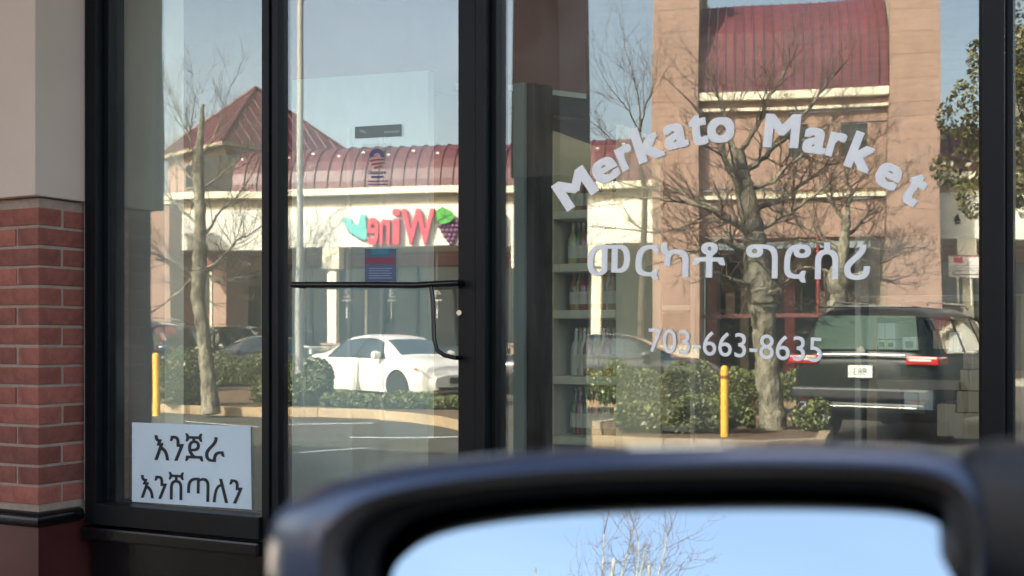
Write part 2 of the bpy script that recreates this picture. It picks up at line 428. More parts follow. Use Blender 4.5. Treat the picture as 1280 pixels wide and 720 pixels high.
m_.build('moulding', gloss_black, pier, smooth=True)
box('plinth', mat('dark_red_paint', (.07, .018, .018), .35, var=.2), xr_-1.7, xr_+.004, yf-.004, .1, .12, zb0-.07, pier)

# ------------------------------------------------------------------ arcade columns (seen in the glass)
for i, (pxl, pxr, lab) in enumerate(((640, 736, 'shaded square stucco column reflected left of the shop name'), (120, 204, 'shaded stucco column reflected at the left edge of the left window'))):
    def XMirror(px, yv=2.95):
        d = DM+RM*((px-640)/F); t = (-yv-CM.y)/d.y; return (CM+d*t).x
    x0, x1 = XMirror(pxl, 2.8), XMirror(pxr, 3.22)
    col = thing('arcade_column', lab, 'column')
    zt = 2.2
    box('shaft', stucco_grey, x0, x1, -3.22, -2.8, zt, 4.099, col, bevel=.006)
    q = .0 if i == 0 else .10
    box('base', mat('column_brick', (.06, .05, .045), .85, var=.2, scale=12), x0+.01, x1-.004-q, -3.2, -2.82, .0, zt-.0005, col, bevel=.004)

# ------------------------------------------------------------------ lettering on the glass
YL = YG-.0055
def gq(pts, y=YL): return [W(a, b_, y) for a, b_ in pts]
def letter(ch, cx, cy, wpx, hpx, rot, par, y=YL):
    "one vinyl letter; its size is read in metres at the glass, turned by rot degrees"
    ctr = W(cx, cy, y)
    Z = (ctr-CAM).dot(D_); k = Z/F
    # true width: undo the foreshortening of the glass at this column
    dxp = abs(X(cx+10, y)-X(cx-10, y))/20
    v, f = glyphs(ch, .040)
    x0 = min(p.x for p in v); x1 = max(p.x for p in v); y0 = min(p.y for p in v); y1 = max(p.y for p in v)
    a = math.radians(rot); hh = hpx*k; ww = wpx*k*1.06
    V = []
    for p in v:
        u = ((p.x-x0)/(x1-x0)-.5)*ww; t = ((p.y-y0)/(y1-y0)-.5)*hh
        X_ = u*math.cos(a)-t*math.sin(a); Z_ = u*math.sin(a)+t*math.cos(a)
        V.append(Vector((ctr.x+X_*dxp/k, y-p.z*.00012, ctr.z+Z_)))
    return MB().add(V, f).build('letter', vinyl_m, par)
for ch, cx, cy, wp, hp_, r in (
    ('M', 718.5, 235.5, 44, 39, 32), ('e', 756.5, 213, 30, 31, 27), ('r', 782.5, 196.5, 20, 31, 23), ('k', 809, 178, 33, 46, 17),
    ('a', 844.5, 170, 28, 32, 9), ('t', 872.5, 162, 22, 40, 5), ('o', 901, 162.5, 32, 32, -1),
    ('M', 977.5, 163.5, 42, 42, -6), ('a', 1019, 176, 28, 32, -11), ('r', 1045.5, 181, 21, 31, -16), ('k', 1078, 190, 32, 46, -22),
    ('e', 1110.5, 220, 30, 31, -30), ('t', 1143, 236.5, 23, 41, -36)):
    letter(ch, cx, cy, wp, hp_, r, p3)
fit('መርካቶ', gq([(735, 303), (907, 303), (906, 352), (734, 348)]), vinyl_m, 'lettering', p3, .014)
fit('ግሮሰሪ', gq([(933, 303), (1088, 303), (1087, 355), (932, 352)]), vinyl_m, 'lettering', p3, .014)
fit('703-663-8635', gq([(811, 410), (1028, 422), (1027, 453), (811, 440)]), vinyl_m, 'lettering', p3, .004)

# the paper behind the left pane
YP = YG-.0065
pq = [W(165, 528, YP), W(313, 533, YP), W(314.5, 637, YP), W(165, 627, YP)]
ps = MB().add(pq+[p+Vector((0, .0015, 0)) for p in pq], [(0, 1, 2, 3), (7, 6, 5, 4), (0, 4, 5, 1), (1, 5, 6, 2), (2, 6, 7, 3), (3, 7, 4, 0)]).build('paper_sign', paper_m)
tag(ps, 'pale blue paper sign with black writing in the corner of the left window', 'sign')
fit('እንጀራ', [W(193, 540, YP-.001), W(280, 543, YP-.001), W(281, 578, YP-.001), W(193, 575, YP-.001)], ink_m, 'lettering', ps, .004)
fit('እንሸጣለን', [W(176, 588, YP-.001), W(304, 594, YP-.001), W(303, 630, YP-.001), W(176, 622, YP-.001)], ink_m, 'lettering', ps, .004)

# ------------------------------------------------------------------ papers stuck on the door glass
YD = .0025
def flat(name, m, quad, y, parent=None, th=.001):
    q = [W(a, b_, y) for a, b_ in quad]
    return MB().add(q+[p+Vector((0, th, 0)) for p in q], [(0, 1, 2, 3), (7, 6, 5, 4), (0, 4, 5, 1), (1, 5, 6, 2), (2, 6, 7, 3), (3, 7, 4, 0)]).build(name, m, parent)
pl = flat('door_plate', mat('grey_plate', (.20, .24, .225), .5), [(443.5, 158.5), (501.5, 155), (501.5, 170), (443.5, 173)], YD)
tag(pl, 'small grey plate high on the glass of the door', 'plate')
for q in ([(449, 162), (455, 163), (459, 167), (450, 165)], [(480, 164), (499, 163), (499, 165.5), (480, 166.5)]): flat('marking', mat('pale_print', (.35, .42, .40), .6), q, YD-.0008, pl, .0003)
st = flat('poster', glass_mat('clear_film', (.93, .93, .93), .02), [(452, 180), (489, 179), (489, 234), (452, 235)], YD+.001)
st.hide_render = False
tag(st, 'small campaign poster with a rising sun emblem on the door', 'poster')
def arc_part(r0, r1, a0, a1, cx, cy, m, nm, y, asp=1.0):
    N = 14; V = []
    for i in range(N+1):
        a = math.radians(a0+(a1-a0)*i/N)
        for r in (r0, r1): V.append(W(cx+r*math.cos(a)*asp, cy-r*math.sin(a), y))
    MB().add(V, [(2*i, 2*i+1, 2*i+3, 2*i+2) for i in range(N)]).build(nm, m, st)
navy = mat('navy_print', (.11, .10, .19), .6); rp = mat('red_print', (.36, .10, .11), .6)
arc_part(4.4, 9.6, -8, 188, 471, 195.5, navy, 'emblem', YD-.0004)
for k, (dy, x0, x1) in enumerate(((198.5, 462, 480), (203, 464, 480), (207.5, 467, 478))):
    MB().add([W(x0, dy+1.8, YD-.0004), W((x0+x1)/2, dy, YD-.0004), W(x1, dy-.4, YD-.0004), W(x1, dy+1.6, YD-.0004), W((x0+x1)/2, dy+2.2, YD-.0004), W(x0+1, dy+4, YD-.0004)], [(0, 1, 4, 5), (1, 2, 3, 4)]).build('emblem', rp, st)
fit('Obamacare', [W(460, 213, YD-.0004), W(482, 212.5, YD-.0004), W(482, 217.5, YD-.0004), W(460, 218, YD-.0004)], navy, 'lettering', st, .01)
for q in ([(464, 220), (479, 219.6), (479, 222), (464, 222.6)], [(460, 226), (485, 225.6), (485, 226.6), (460, 227)], [(460, 230), (485, 229.6), (485, 230.8), (460, 231)]): flat('marking', navy, q, YD-.0008, st, .0003)
po = flat('notice', mat('navy_notice', (.06, .085, .15), .5), [(456, 311), (495, 311), (495, 352), (456, 352)], YD)
tag(po, 'navy and maroon notice at the middle of the door glass', 'poster')
flat('marking', mat('maroon_print', (.22, .04, .07), .6), [(456.5, 322), (494.5, 322), (494.5, 330), (456.5, 330)], YD-.0008, po, .0003)
flat('marking', mat('teal_print', (.03, .18, .24), .6), [(463, 311.5), (487, 311.5), (485, 318), (465, 318)], YD-.0008, po, .0003)
for k in range(5): flat('marking', mat('pale_blue_print', (.20, .28, .40), .6), [(461, 335+3*k), (490-3*(k % 2), 335+3*k), (490-3*(k % 2), 335.9+3*k), (461, 335.9+3*k)], YD-.0008, po, .0003)

# ================================================================== INSIDE THE SHOP
room = thing('shop_interior', 'dim interior of the grocery behind the windows', 'room')
room['kind'] = 'structure'; del room['category']
box('shop_floor', floor_in, -6.5, 5, .21, 7, .0, .13, room)
box('back_wall', mat('back_wall_paint', (.20, .19, .16), .8), -6.5, 5, 7.0, 7.1, .13, 3.2, room)
box('shop_ceiling', mat('ceiling_tile', (.45, .45, .42), .9), -6.5, 5, .31, 7, 3.1, 3.2, room)
box('side_wall', wall_in, -3.9, -3.8, .1, 7, .13, 3.1, room)
box('side_wall', mat('side_paint', (.25, .23, .2), .8), 4.9, 5, .21, 7, .13, 3.1, room)
# pale partition right behind the left pane
pa = box('partition', mat('partition_paint', (.76, .76, .68), .8, var=.05, scale=1.3), X(115, .34), X(206, .34), .34, .44, .13, 3.09)
tag(pa, 'pale grey partition behind the left end of the left window', 'wall')
# white boards behind the door
wb = thing('white_partition', 'tall white panel standing behind the glass door', 'panel')
q = [W(350, 101, .5), W(535, 88, .5), W(535, 548, .5), W(350, 560, .5)]
MB().add(q+[p+Vector((0, .04, 0)) for p in q], [(0, 1, 2, 3), (7, 6, 5, 4), (0, 4, 5, 1), (1, 5, 6, 2), (2, 6, 7, 3), (3, 7, 4, 0)]).build('panel', white_board, wb)
for p in (377, 434, 475): MB().box(X(p, .49), X(p, .49)+.012, .486, .4995, .8, 2.05).build('batten', white_m, wb)
bn = box('white_bin', mat('bin_white', (.60, .63, .58), .6), X(345, .3), X(440, .3), .3, .8, .13, W(400, 527, .3).z, bevel=.01)
tag(bn, 'white chest standing behind the lower left of the door', 'chest')
# inner doorway frame and red brown bulkhead
fr = thing('inner_doorway', 'dark inner doorway frame under a red brown bulkhead', 'doorway')
A = W(640, 104, .5); zh = A.z
for (pa_, pb_, y, m) in ((641, 655, .50, grey_green), (658, 668, .52, black_m), (671, 683, .56, black_m)):
    box('post', m, X(pa_, y), X(pb_, y), y, y+.05, .13, zh, fr, bevel=.003)
dirv = Vector((.17, .25, 0)).normalized(); nrm = Vector((-dirv.y, dirv.x, 0))
def slab(nm, m, z0, z1, th, t0=-.05, t1=.42):
    a = Vector((A.x-.12, .50, 0))
    b_ = MB()
    P = [a+dirv*t0, a+dirv*t1, a+dirv*t1+nrm*th, a+dirv*t0+nrm*th]
    V = [Vector((p.x, p.y, z0)) for p in P]+[Vector((p.x, p.y, z1)) for p in P]
    b_.add(V, [(3, 2, 1, 0), (4, 5, 6, 7), (0, 1, 5, 4), (1, 2, 6, 5), (2, 3, 7, 6), (3, 0, 4, 7)]).build(nm, m, fr)
slab('header', black_m, zh-.07, zh-.005, .06)
slab('light_strip', mat('pale_strip', (.6, .62, .58), .5), zh, zh+.018, .08)
slab('bulkhead', redbrown, zh+.0185, 3.09, .06)
box('bulkhead', redbrown, X(352, .62), X(640, .62), .62, .66, 2.17, 3.09, fr)

# shelving
def shelving(name, label, x0, x1, y0, y1, zs, back=None, m=shelf_m, top=None):
    t = thing(name, label, 'shelving')
    top = top or zs[-1]+.3
    for x in (x0, x1-.025): box('upright', m, x, x+.025, y0, y1, .13, top, t)
    for z_ in zs: box('shelf', m, x0+.026, x1-.026, y0-.01, y1, z_-.03, z_, t, bevel=.003)
    if back: box('back_panel', back, x0, x1, y1+.001, y1+.02, .13, top, t)
    return t
ys = 1.0
zs1 = [W(700, v, ys).z for v in (545, 470, 388, 330, 264)]
sxa, sxb = X(684, ys), X(778, ys)
shelving('bottle_shelving', 'cream shelves of bottles seen between the door and the shop name', sxa, sxb, ys, ys+.4, zs1, mat('shelf_back', (.24, .19, .12), .8))
def bottle_mesh(r, h, m, capm):
    b_ = MB().lathe([(r*.9, 0), (r, .01), (r, h*.55), (r*.75, h*.66), (r*.34, h*.76), (r*.34, h*.93)], 10)
    me = b_.mesh('bottle_glass', m, smooth=True)
    c_ = MB().lathe([(r*.38, h*.931), (r*.38, h), (r*.3, h+.003)], 8).mesh('cap', capm)
    l_ = MB().lathe([(r*1.01, h*.15), (r*1.01, h*.45)], 10).mesh('paper_label', mat('bottle_label', (.6, .55, .42), .6))
    return me, c_, l_
bcols = [('green', (.03, .16, .06)), ('amber', (.30, .11, .02)), ('red', (.30, .03, .03)), ('clear yellow', (.50, .42, .14)), ('dark', (.03, .03, .03)), ('white', (.65, .64, .58))]
BM = {n: bottle_mesh(.026, .20, mat('bottle_'+n.replace(' ', '_'), c, .12, spec=.8, coat=1), chrome_m if n in ('white', 'dark') else mat('bottle_cap', (.5, .4, .15), .4)) for n, c in bcols}
def bottle(kind, x, y, z_, label, group, s=1):
    me, c_, l_ = BM[kind]
    o = thing('bottle', label, 'bottle', (x, y, z_), 0, group); o.scale = (s, s, s)
    link('glass', me, o); link('cap', c_, o); link('paper_label', l_, o)
    return o
shname = ['floor level', 'lowest', 'second', 'third', 'top']
rows = [(1, ['white', 'clear yellow', 'white', 'amber', 'white', 'clear yellow', 'white', 'red', 'clear yellow']), (2, ['amber', 'clear yellow', 'red', 'amber', 'clear yellow', 'red', 'amber', 'white', 'amber']),
        (3, ['clear yellow', 'green', 'amber', 'white', 'red', 'dark', 'amber', 'clear yellow', 'green']), (4, ['clear yellow', 'amber', 'green', 'red', 'white', 'amber', 'clear yellow', 'dark']), (0, ['green', 'red', 'green', 'amber', 'red', 'green', 'clear yellow', 'amber'])]
ords = ['first', 'second', 'third', 'fourth', 'fifth', 'sixth', 'seventh', 'eighth', 'ninth']
names = {0: 'bottom', 1: 'second lowest', 2: 'middle', 3: 'second highest', 4: 'top'}
for r, kinds in rows:
    seen = {}
    n = len(kinds)
    for k, kd in enumerate(kinds):
        x = sxa+.07+(sxb-sxa-.14)*k/(n-1)
        seen[kd] = seen.get(kd, 0)+1
        lab = f'{kd} bottle, {ords[k]} from the left on the {names[r]} cream shelf'
        bottle(kd, x, ys+.08+random.uniform(0, .03), zs1[r]+.001, lab, f'{kd} bottles on the {names[r]} shelf', .78 if r not in (0, 1) else .88)
# bottles under the lowest shelf
for k, kd in enumerate(['green', 'green', 'amber', 'red']):
    bottle(kd, sxa+.09+.085*k, ys+.1, zs1[0]-.36, ['large green bottle below the lowest cream shelf, at the dark post', 'large green bottle below the lowest cream shelf, beside the amber one', 'large amber bottle below the lowest cream shelf', 'large red bottle below the lowest cream shelf'][k], f'large {kd} bottles below the shelves', 1.2)
# right side: plywood cabinet of boxes
yb = .9
bx0, bx1 = X(1086, yb), X(1232, yb)
zs2 = [W(1150, v, yb).z for v in (600, 475, 385)]
shelving('box_shelving', 'tan plywood shelves holding boxes at the right of the wide window', bx0, bx1+.1, yb, yb+.45, zs2, mat('ply_back', (.22, .155, .11), .8), mat('plywood', (.30, .20, .14), .7, var=.1), top=W(1150, 372, yb).z)
def carton(pa_, pb_, va, vb, y, m, label, dep=.25, marks=()):
    x0, x1 = X(pa_, y), X(pb_, y); z1, z0 = W(pa_, va, y).z, W(pa_, vb, y).z
    o = MB().box(x0, x1, y, y+dep, z0, z1).build('carton', m, None, bevel=.003)
    tag(o, label, 'box', 'boxes on the right shelves')
    box('tape', mat('tape', (.45, .36, .22), .4), x0+(x1-x0)*.46, x0+(x1-x0)*.54, y-.0012, y-.0002, z0, z1, o)
    for (a0, a1, c0, c1, mm) in marks:
        box('marking', mm, x0+(x1-x0)*a0, x0+(x1-x0)*a1, y-.0022, y-.0012, z0+(z1-z0)*c0, z0+(z1-z0)*c1, o)
    return o
wc = mat('white_card', (.55, .55, .52), .7, var=.06); 
carton(1094, 1119, 404, 424, yb+.01, wc, 'pale grey carton on top of the black and white box')
carton(1097, 1119, 425, 436, yb+.01, wc, 'white box printed with black shapes below the pale carton', marks=((.1, .4, .2, .8, ink_m), (.6, .9, .2, .7, ink_m)))
carton(1128, 1145, 421, 437, yb+.01, wc, 'white box with one black picture beside a pale carton', marks=((.25, .8, .15, .65, ink_m),))
carton(1186, 1197, 415, 440, yb+.01, wc, 'narrow white jug shaped pack on the plywood shelf', .12)
for (a, b_, c_, d, l) in ((1200, 1226, 462, 488, 'cardboard carton right of the red tail lamp, top of the pile'), (1204, 1227, 440, 461, 'small cardboard carton above the pile by the right frame'), (1196, 1227, 489, 515, 'wide cardboard carton in the middle of the pile by the right frame'),
                          (1192, 1224, 516, 548, 'large cardboard carton at the bottom of the pile by the right frame'), (1171, 1194, 505, 545, 'brown carton standing left of the big carton pile'),
                          (1168, 1182, 400, 412, 'small flat brown carton over another on the plywood shelf'), (1166, 1183, 413, 436, 'brown carton under the small flat one on the plywood shelf')):
    carton(a, b_, c_, d, yb-.02 if c_ > 438 else yb+.01, card_m, l)
carton(1130, 1166, 478, 512, yb+.01, wc, 'light grey plastic crate under the red tail lamp reflection')
# gondola shelves further inside
for i, (x0, x1, y, lab) in enumerate(((-1.1, .6, 2.6, 'grey gondola shelves in the middle of the shop'), (-3.4, -2.2, 3.6, 'grey gondola shelves far behind the left window'), (-.6, 1.4, 4.4, 'grey gondola shelves at the back of the shop'))):
    t = shelving('gondola', lab, x0, x1, y, y+.5, [.45, .8, 1.15, 1.5], mat('gondola_back', (.15, .14, .13), .8), mat('gondola_grey', (.28, .27, .25), .6))
    for z_ in (.45, .8, 1.15):
        b_ = MB(); x = x0+.05
        while x < x1-.2:
            w_ = random.uniform(.08, .18); b_.box(x, x+w_-.01, y+.02, y+.3, z_+.001, z_+random.uniform(.15, .3)); x += w_
        o = b_.build('packs', mat('packs_%d' % int(z_*100), random.choice([(.3, .1, .06), (.28, .24, .1), (.08, .16, .2)]), .6, var=.5, scale=9), t); o['kind'] = 'stuff'
# ceiling lamps of the shop
for i, (x, y) in enumerate(((-2.2, 1.9), (1.7, 1.9), (2.6, 4.6))):
    t = thing('ceiling_lamp', ['fluorescent ceiling lamp over the left side of the shop', 'fluorescent ceiling lamp over the right side of the shop', 'fluorescent ceiling lamp at the back of the shop'][i], 'ceiling lamp', (x, y, 3.06))
    box('housing', white_m, -.62, .62, -.16, .16, .0, .038, t)
    box('tube', mat('lit_tube', (.9, .9, .85), .4, emit=((1, .96, .86), 9.0)), -.58, .58, -.12, .12, -.03, -.001, t)

# ================================================================== CARS
def interp(tab, x):
    if x <= tab[0][0]: return tab[0][1:]
    for a, b_ in zip(tab, tab[1:]):
        if x <= b_[0]:
            t = (x-a[0])/(b_[0]-a[0]); return tuple(p+(q-p)*t for p, q in zip(a[1:], b_[1:]))
    return tab[-1][1:]
SEDAN = [(-2.32, .80, .70, .66, .60, .34), (-2.24, .96, .80, .78, .66, .25), (-2.0, 1.035, .87, .84, .70, .20), (-1.62, 1.06, .905, .87, .69, .19), (-1.42, 1.13, .92, .875, .655, .18), (-1.15, 1.275, .925, .88, .60, .18),
         (-.85, 1.385, .925, .88, .56, .18), (-.3, 1.435, .92, .885, .555, .18), (.2, 1.425, .915, .885, .56, .18), (.5, 1.375, .91, .885, .575, .18), (.85, 1.205, .905, .88, .62, .18), (1.15, 1.04, .90, .88, .68, .18), (1.3, .975, .89, .88, .72, .18),
         (1.7, .92, .85, .87, .70, .19), (2.0, .85, .78, .84, .68, .21), (2.2, .75, .68, .77, .62, .24), (2.33, .60, .54, .64, .52, .28)]
SUV = [(-2.36, 1.02, .95, .80, .72, .42), (-2.30, 1.12, 1.02, .88, .76, .34), (-2.18, 1.40, 1.05, .92, .72, .30), (-2.02, 1.66, 1.06, .93, .68, .27), (-1.8, 1.715, 1.07, .935, .67, .25), (-1.0, 1.745, 1.07, .94, .67, .24), (-.1, 1.745, 1.06, .94, .67, .24), (.4, 1.70, 1.05, .94, .68, .24),
       (.8, 1.50, 1.04, .94, .71, .24), (1.15, 1.24, 1.03, .94, .76, .24), (1.35, 1.12, 1.02, .93, .80, .24), (1.8, 1.06, .99, .92, .78, .25), (2.1, .98, .90, .88, .74, .27), (2.28, .82, .76, .80, .66, .30), (2.36, .62, .56, .70, .58, .36)]
def section(tab, x):
    zt, zb_, w_, wr, zl = interp(tab, x)
    ze = max(zt-.055, zb_+.012)
    wb = w_*.965
    return [(0, zt), (wr*.5, zt-.006), (wr*.86, zt-.02), (wr, ze), ((wr*.5+wb*.5)+.008, (ze+zb_)/2), (wb, zb_), (w_, zb_-.10), (w_*1.005, .58 if zb_ > .7 else (zb_+zl)/2), (w_*.99, .38), (w_*.965, zl+.04), (w_*.86, zl), (0, zl)]
CARM = {}
def car_meshes(kind):
    if kind in CARM: return CARM[kind]
    tab = SEDAN if kind == 'sedan' else SUV
    x0, x1 = tab[0][0], tab[-1][0]; N = 64
    xs = sorted(set([round(x0+(x1-x0)*i/N, 4) for i in range(N+1)]))
    V = []; Fc = []; n = 23
    for x in xs:
        s = section(tab, x)
        V += [(x, y, z_) for y, z_ in s]+[(x, -y, z_) for y, z_ in s[-2:0:-1]]
    n = len(V)//len(xs)
    for i in range(len(xs)-1):
        for k in range(n): Fc.append((i*n+k, (i+1)*n+k, (i+1)*n+(k+1) % n, i*n+(k+1) % n))
    Fc += [tuple(range(n)), tuple(range((len(xs)-1)*n, len(xs)*n))[::-1]]
    me = bpy.data.meshes.new('car_body'); me.from_pydata(V, [], Fc)
    b_ = bmesh.new(); b_.from_mesh(me)
    for _ in range(2): bmesh.ops.smooth_vert(b_, verts=b_.verts, factor=.3, use_axis_x=True, use_axis_y=True, use_axis_z=True)
    bmesh.ops.recalc_face_normals(b_, faces=b_.faces); b_.to_mesh(me); b_.free()
    wb = 1.36 if kind == 'sedan' else 1.40; wr_ = .33 if kind == 'sedan' else .37
    me.materials.append(white_m); me.materials.append(seam_m)
    tmp = bpy.data.objects.new('tmp', me); COL.objects.link(tmp)
    cuts = []
    for sx in (-1, 1):
        for sy in (-1, 1):
            cm = MB().lathe([(wr_+.045, -.25), (wr_+.045, .25)], 40, 'y', (sx*wb, sy*.88, wr_-.005)).mesh('cut', white_m); cm.materials.clear(); cm.materials.append(white_m); cm.materials.append(seam_m)
            for p in cm.polygons: p.material_index = 1
            co = bpy.data.objects.new('cut', cm); COL.objects.link(co); cuts.append(co)
            md = tmp.modifiers.new('c', 'BOOLEAN'); md.object = co; md.operation = 'DIFFERENCE'; md.solver = 'EXACT'
    bpy.context.view_layer.update(); dg = bpy.context.evaluated_depsgraph_get()
    body = bpy.data.meshes.new_from_object(tmp.evaluated_get(dg)); body.name = 'body'
    for o in cuts+[tmp]: bpy.data.objects.remove(o)
    for p in body.polygons: p.use_smooth = True
    body.set_sharp_from_angle(angle=math.radians(35))
    def side(xa, xb, t0, t1, off, sy, slant0=0, slant1=0):
        m__ = MB(); N_ = 14; V = []
        for i in range(N_+1):
            for j in range(5):
                t = t0+(t1-t0)*j/4
                x = xa+slant0*t+(xb+slant1*t-xa-slant0*t)*i/N_
                s = section(tab, x); (y0, z0), (y1, z1) = s[5], s[3]; ym = s[4]
                y = (1-t)*y0+t*y1+4*t*(1-t)*.008; z_ = (1-t)*z0+t*z1
                V.append((x, sy*(y+off), z_+off*.3))
        m__.add(V, [(i*5+j, (i+1)*5+j, (i+1)*5+j+1, i*5+j+1) for i in range(N_) for j in range(4)])
        return m__
    def top(xa, xb, f0, off):
        m__ = MB(); V = []; N_ = 8
        for i in range(N_+1):
            x = xa+(xb-xa)*i/N_; s = section(tab, x); wr2 = s[3][0]
            e = .005
            sl = (section(tab, x+e)[0][1]-section(tab, x-e)[0][1])/(2*e); nn = Vector((-sl, 0, 1)).normalized()
            for j in range(9):
                u = (j/4-1)*f0; y = u*wr2; zz = s[0][1]-.012*abs(u)-.014*max(0, abs(u)-.6)/.4
                V.append((x+nn.x*off, y, zz+nn.z*off))
        m__.add(V, [(i*9+j, (i+1)*9+j, (i+1)*9+j+1, i*9+j+1) for i in range(N_) for j in range(8)])
        return m__
    CARM[kind] = (tab, body, side, top, wb, wr_)
    return CARM[kind]
def wheel_meshes(r, rimm):
    ty = MB().lathe([(r*.66, -.10), (r*.93, -.105), (r, -.075), (r, .075), (r*.93, .105), (r*.66, .10)], 32, 'y').mesh('tyre', rubber_m, smooth=True)
    rb = MB().lathe([(r*.68, .06), (r*.66, .095), (r*.60, .085), (r*.58, .04)], 28, 'y')
    rb.lathe([(.05, .05), (.05, .095), (.02, .10)], 12, 'y')
    for k in range(5):
        a = 2*PI*k/5
        for da in (-.13, .13):
            M = Matrix.Rotation(a+da, 4, 'Y')
            rb.box(.03, r*.61, .05, .08, -.016, .016, M)
    ri = rb.mesh('rim', rimm, smooth=False)
    return ty, ri
def car(name, kind, paint, rim, loc, heading, label, plate=None, plate_fit=None, extra=None):
    tab, body, side, top, wb, wr_ = car_meshes(kind)
    t = thing(name, label, 'car', loc, math.atan2(heading.y, heading.x), None)
    me = body.copy(); me.materials.clear(); me.materials.append(paint); me.materials.append(seam_m)
    link('body', me, t)
    sed = kind == 'sedan'
    for sy in (-1, 1):
        # dark surround then panes
        if sed:
            side(-1.26, .98, .03, .93, .004, sy, .22, -.42).build('window_surround', plastic_m, t)
            side(-.12, .86, .10, .86, .009, sy, .02, -.38).build('side_window', CGL, t, smooth=True)
            side(-1.05, -.19, .10, .86, .009, sy, .20, .01).build('side_window', CGL, t, smooth=True)
        else:
            side(-2.05, 1.1, .03, .93, .004, sy, .05, -.42).build('window_surround', plastic_m, t)
            side(.0, .98, .10, .86, .009, sy, .0, -.38).build('side_window', CGL, t, smooth=True)
            side(-.95, -.08, .10, .86, .009, sy).build('side_window', CGL, t, smooth=True)
            side(-1.9, -1.05, .10, .86, .009, sy, .08, 0).build('side_window', CGL, t, smooth=True)
        # door seams
        for xs_, zl in ((-.16, .32), (.92, .32), (-1.03, .62)):
            s = MB(); P = []
            for j in range(8):
                zz = zl+(interp(tab, xs_)[1]-.005-zl)*j/7
                w_ = interp(tab, xs_)[2]; yy = w_*(1.008 if zz < interp(tab, xs_)[1]-.1 else .985)
                P.append((xs_+(0 if xs_ > -.5 else (zz-.62)*-.5*0), sy*yy, zz))
            s.tube(P, .006, 4).build('door_seam', seam_m, t)
        for xh in (.02, -.93):
            zz = interp(tab, xh)[1]-.075; w_ = interp(tab, xh)[2]
            MB().box(xh-.0, xh+.17, sy*(w_+.004)-.012, sy*(w_+.004)+.022*sy+.012*(1-abs(sy)), zz-.014, zz+.014).build('door_handle', paint, t, bevel=.006)
        zz = interp(tab, .82)[1]+.05; w_ = interp(tab, .82)[2]
        wm = MB().lathe([(.02, -.10), (.075, -.08), (.095, 0), (.075, .08), (.02, .10)], 12, 'y', (.78, sy*(w_+.10), zz+.035)).build('wing_mirror', paint, t, smooth=True)
        MB().box(.76, .82, min(sy*(w_-.05), sy*(w_+.06)), max(sy*(w_-.05), sy*(w_+.06)), zz-.03, zz+.01).build('mirror_arm', plastic_m, t)
        # lamps
        if sed:
            s = MB(); V = []
            for i in range(7):
                x = 1.93+.33*i/6
                zt, zb_, w2, wr2, zl = interp(tab, x)
                for j in range(3): V.append((x, sy*(w2*.985+.008), zb_-.02-.10+.10*j/2*(1-.25*i/6)))
            s.add(V, [(i*3+j, (i+1)*3+j, (i+1)*3+j+1, i*3+j+1) for i in range(6) for j in range(2)]).build('headlight', lamp_clear, t, smooth=True)
            V = []; s = MB()
            for i in range(7):
                a = i/6; y_ = sy*(.62-.30*a); x = 2.285+.04*a
                for j in range(3): V.append((x-.03*j, y_, .60+.045*j))
            s.add(V, [(i*3+j, (i+1)*3+j, (i+1)*3+j+1, i*3+j+1) for i in range(6) for j in range(2)]).build('headlight', lamp_clear, t, smooth=True)
            MB().box(1.93, 2.0, sy*.865-.01, sy*.865+.012, .70, .74).build('marker_lamp', amber_m, t)
            MB().box(-2.33, -2.14, min(sy*.50, sy*.80), max(sy*.50, sy*.80), .72, .86).build('tail_lamp', lamp_red, t, bevel=.02)
        else:
            MB().box(-2.395, -1.98, min(sy*.56, sy*.945), max(sy*.56, sy*.945), .99, 1.10).build('tail_lamp', lamp_red, t, bevel=.03)
            MB().box(-2.40, -2.36, min(sy*.60, sy*.86), max(sy*.60, sy*.86), 1.035, 1.06).build('lamp_strip', lamp_clear, t, bevel=.006)
            MB().box(2.1, 2.33, min(sy*.5, sy*.82), max(sy*.5, sy*.82), .74, .86).build('headlight', lamp_clear, t, bevel=.02)
            MB().box(-2.43, -2.36, min(sy*.58, sy*.80), max(sy*.58, sy*.80), .52, .565).build('reflector', lamp_red, t, bevel=.01)
        ty, ri = wheel_meshes(wr_, rim)
        for sx in (-1, 1):
            wt = link('wheel', ty, t, (sx*wb, sy*.775, wr_)); wt.name = 'wheel'
            if sy < 0: wt.rotation_euler = (0, 0, PI)
            link('rim', ri, wt)
    if sed:
        top(.62, 1.21, .93, .006).build('windscreen', CGL, t, smooth=True)
        top(-1.50, -.95, .90, .006).build('rear_window', CGL, t, smooth=True)
        b_ = MB(); b_.box(-2.30, -2.12, -.74, .74, 1.135, 1.16); b_.box(-2.24, -2.18, -.66, -.62, .99, 1.136); b_.box(-2.24, -2.18, .62, .66, .99, 1.136)
        b_.build('spoiler', paint, t, bevel=.006)
        MB().box(2.27, 2.36, -.30, .30, .44, .56).build('grille', plastic_m, t, bevel=.01)
        MB().box(2.26, 2.345, -.58, .58, .30, .37).build('lower_grille', plastic_m, t, bevel=.01)
    else:
        top(.48, 1.26, .93, .006).build('windscreen', CGL, t, smooth=True)
        # tailgate window
        V = [(-2.285, -.70, 1.17), (-2.285, .70, 1.17), (-2.10, .62, 1.59), (-2.10, -.62, 1.59)]
        V = [(x-.035, y, z_) for x, y, z_ in V]
        MB().add(V, [(0, 1, 2, 3)]).build('rear_window', mat('green_tailgate_glass', (.004, .035, .02), .35, spec=.12), t)
        MB().box(-2.20, -1.90, -.62, .62, 1.69, 1.715).build('spoiler', paint, t, bevel=.01)
        MB().box(-2.405, -2.36, -.56, .56, 1.09, 1.115).build('chrome_strip', chrome_m, t, bevel=.006)
        MB().box(-2.50, -2.25, -.86, .86, .56, .70).build('rear_bumper', plastic_m, t, bevel=.03)
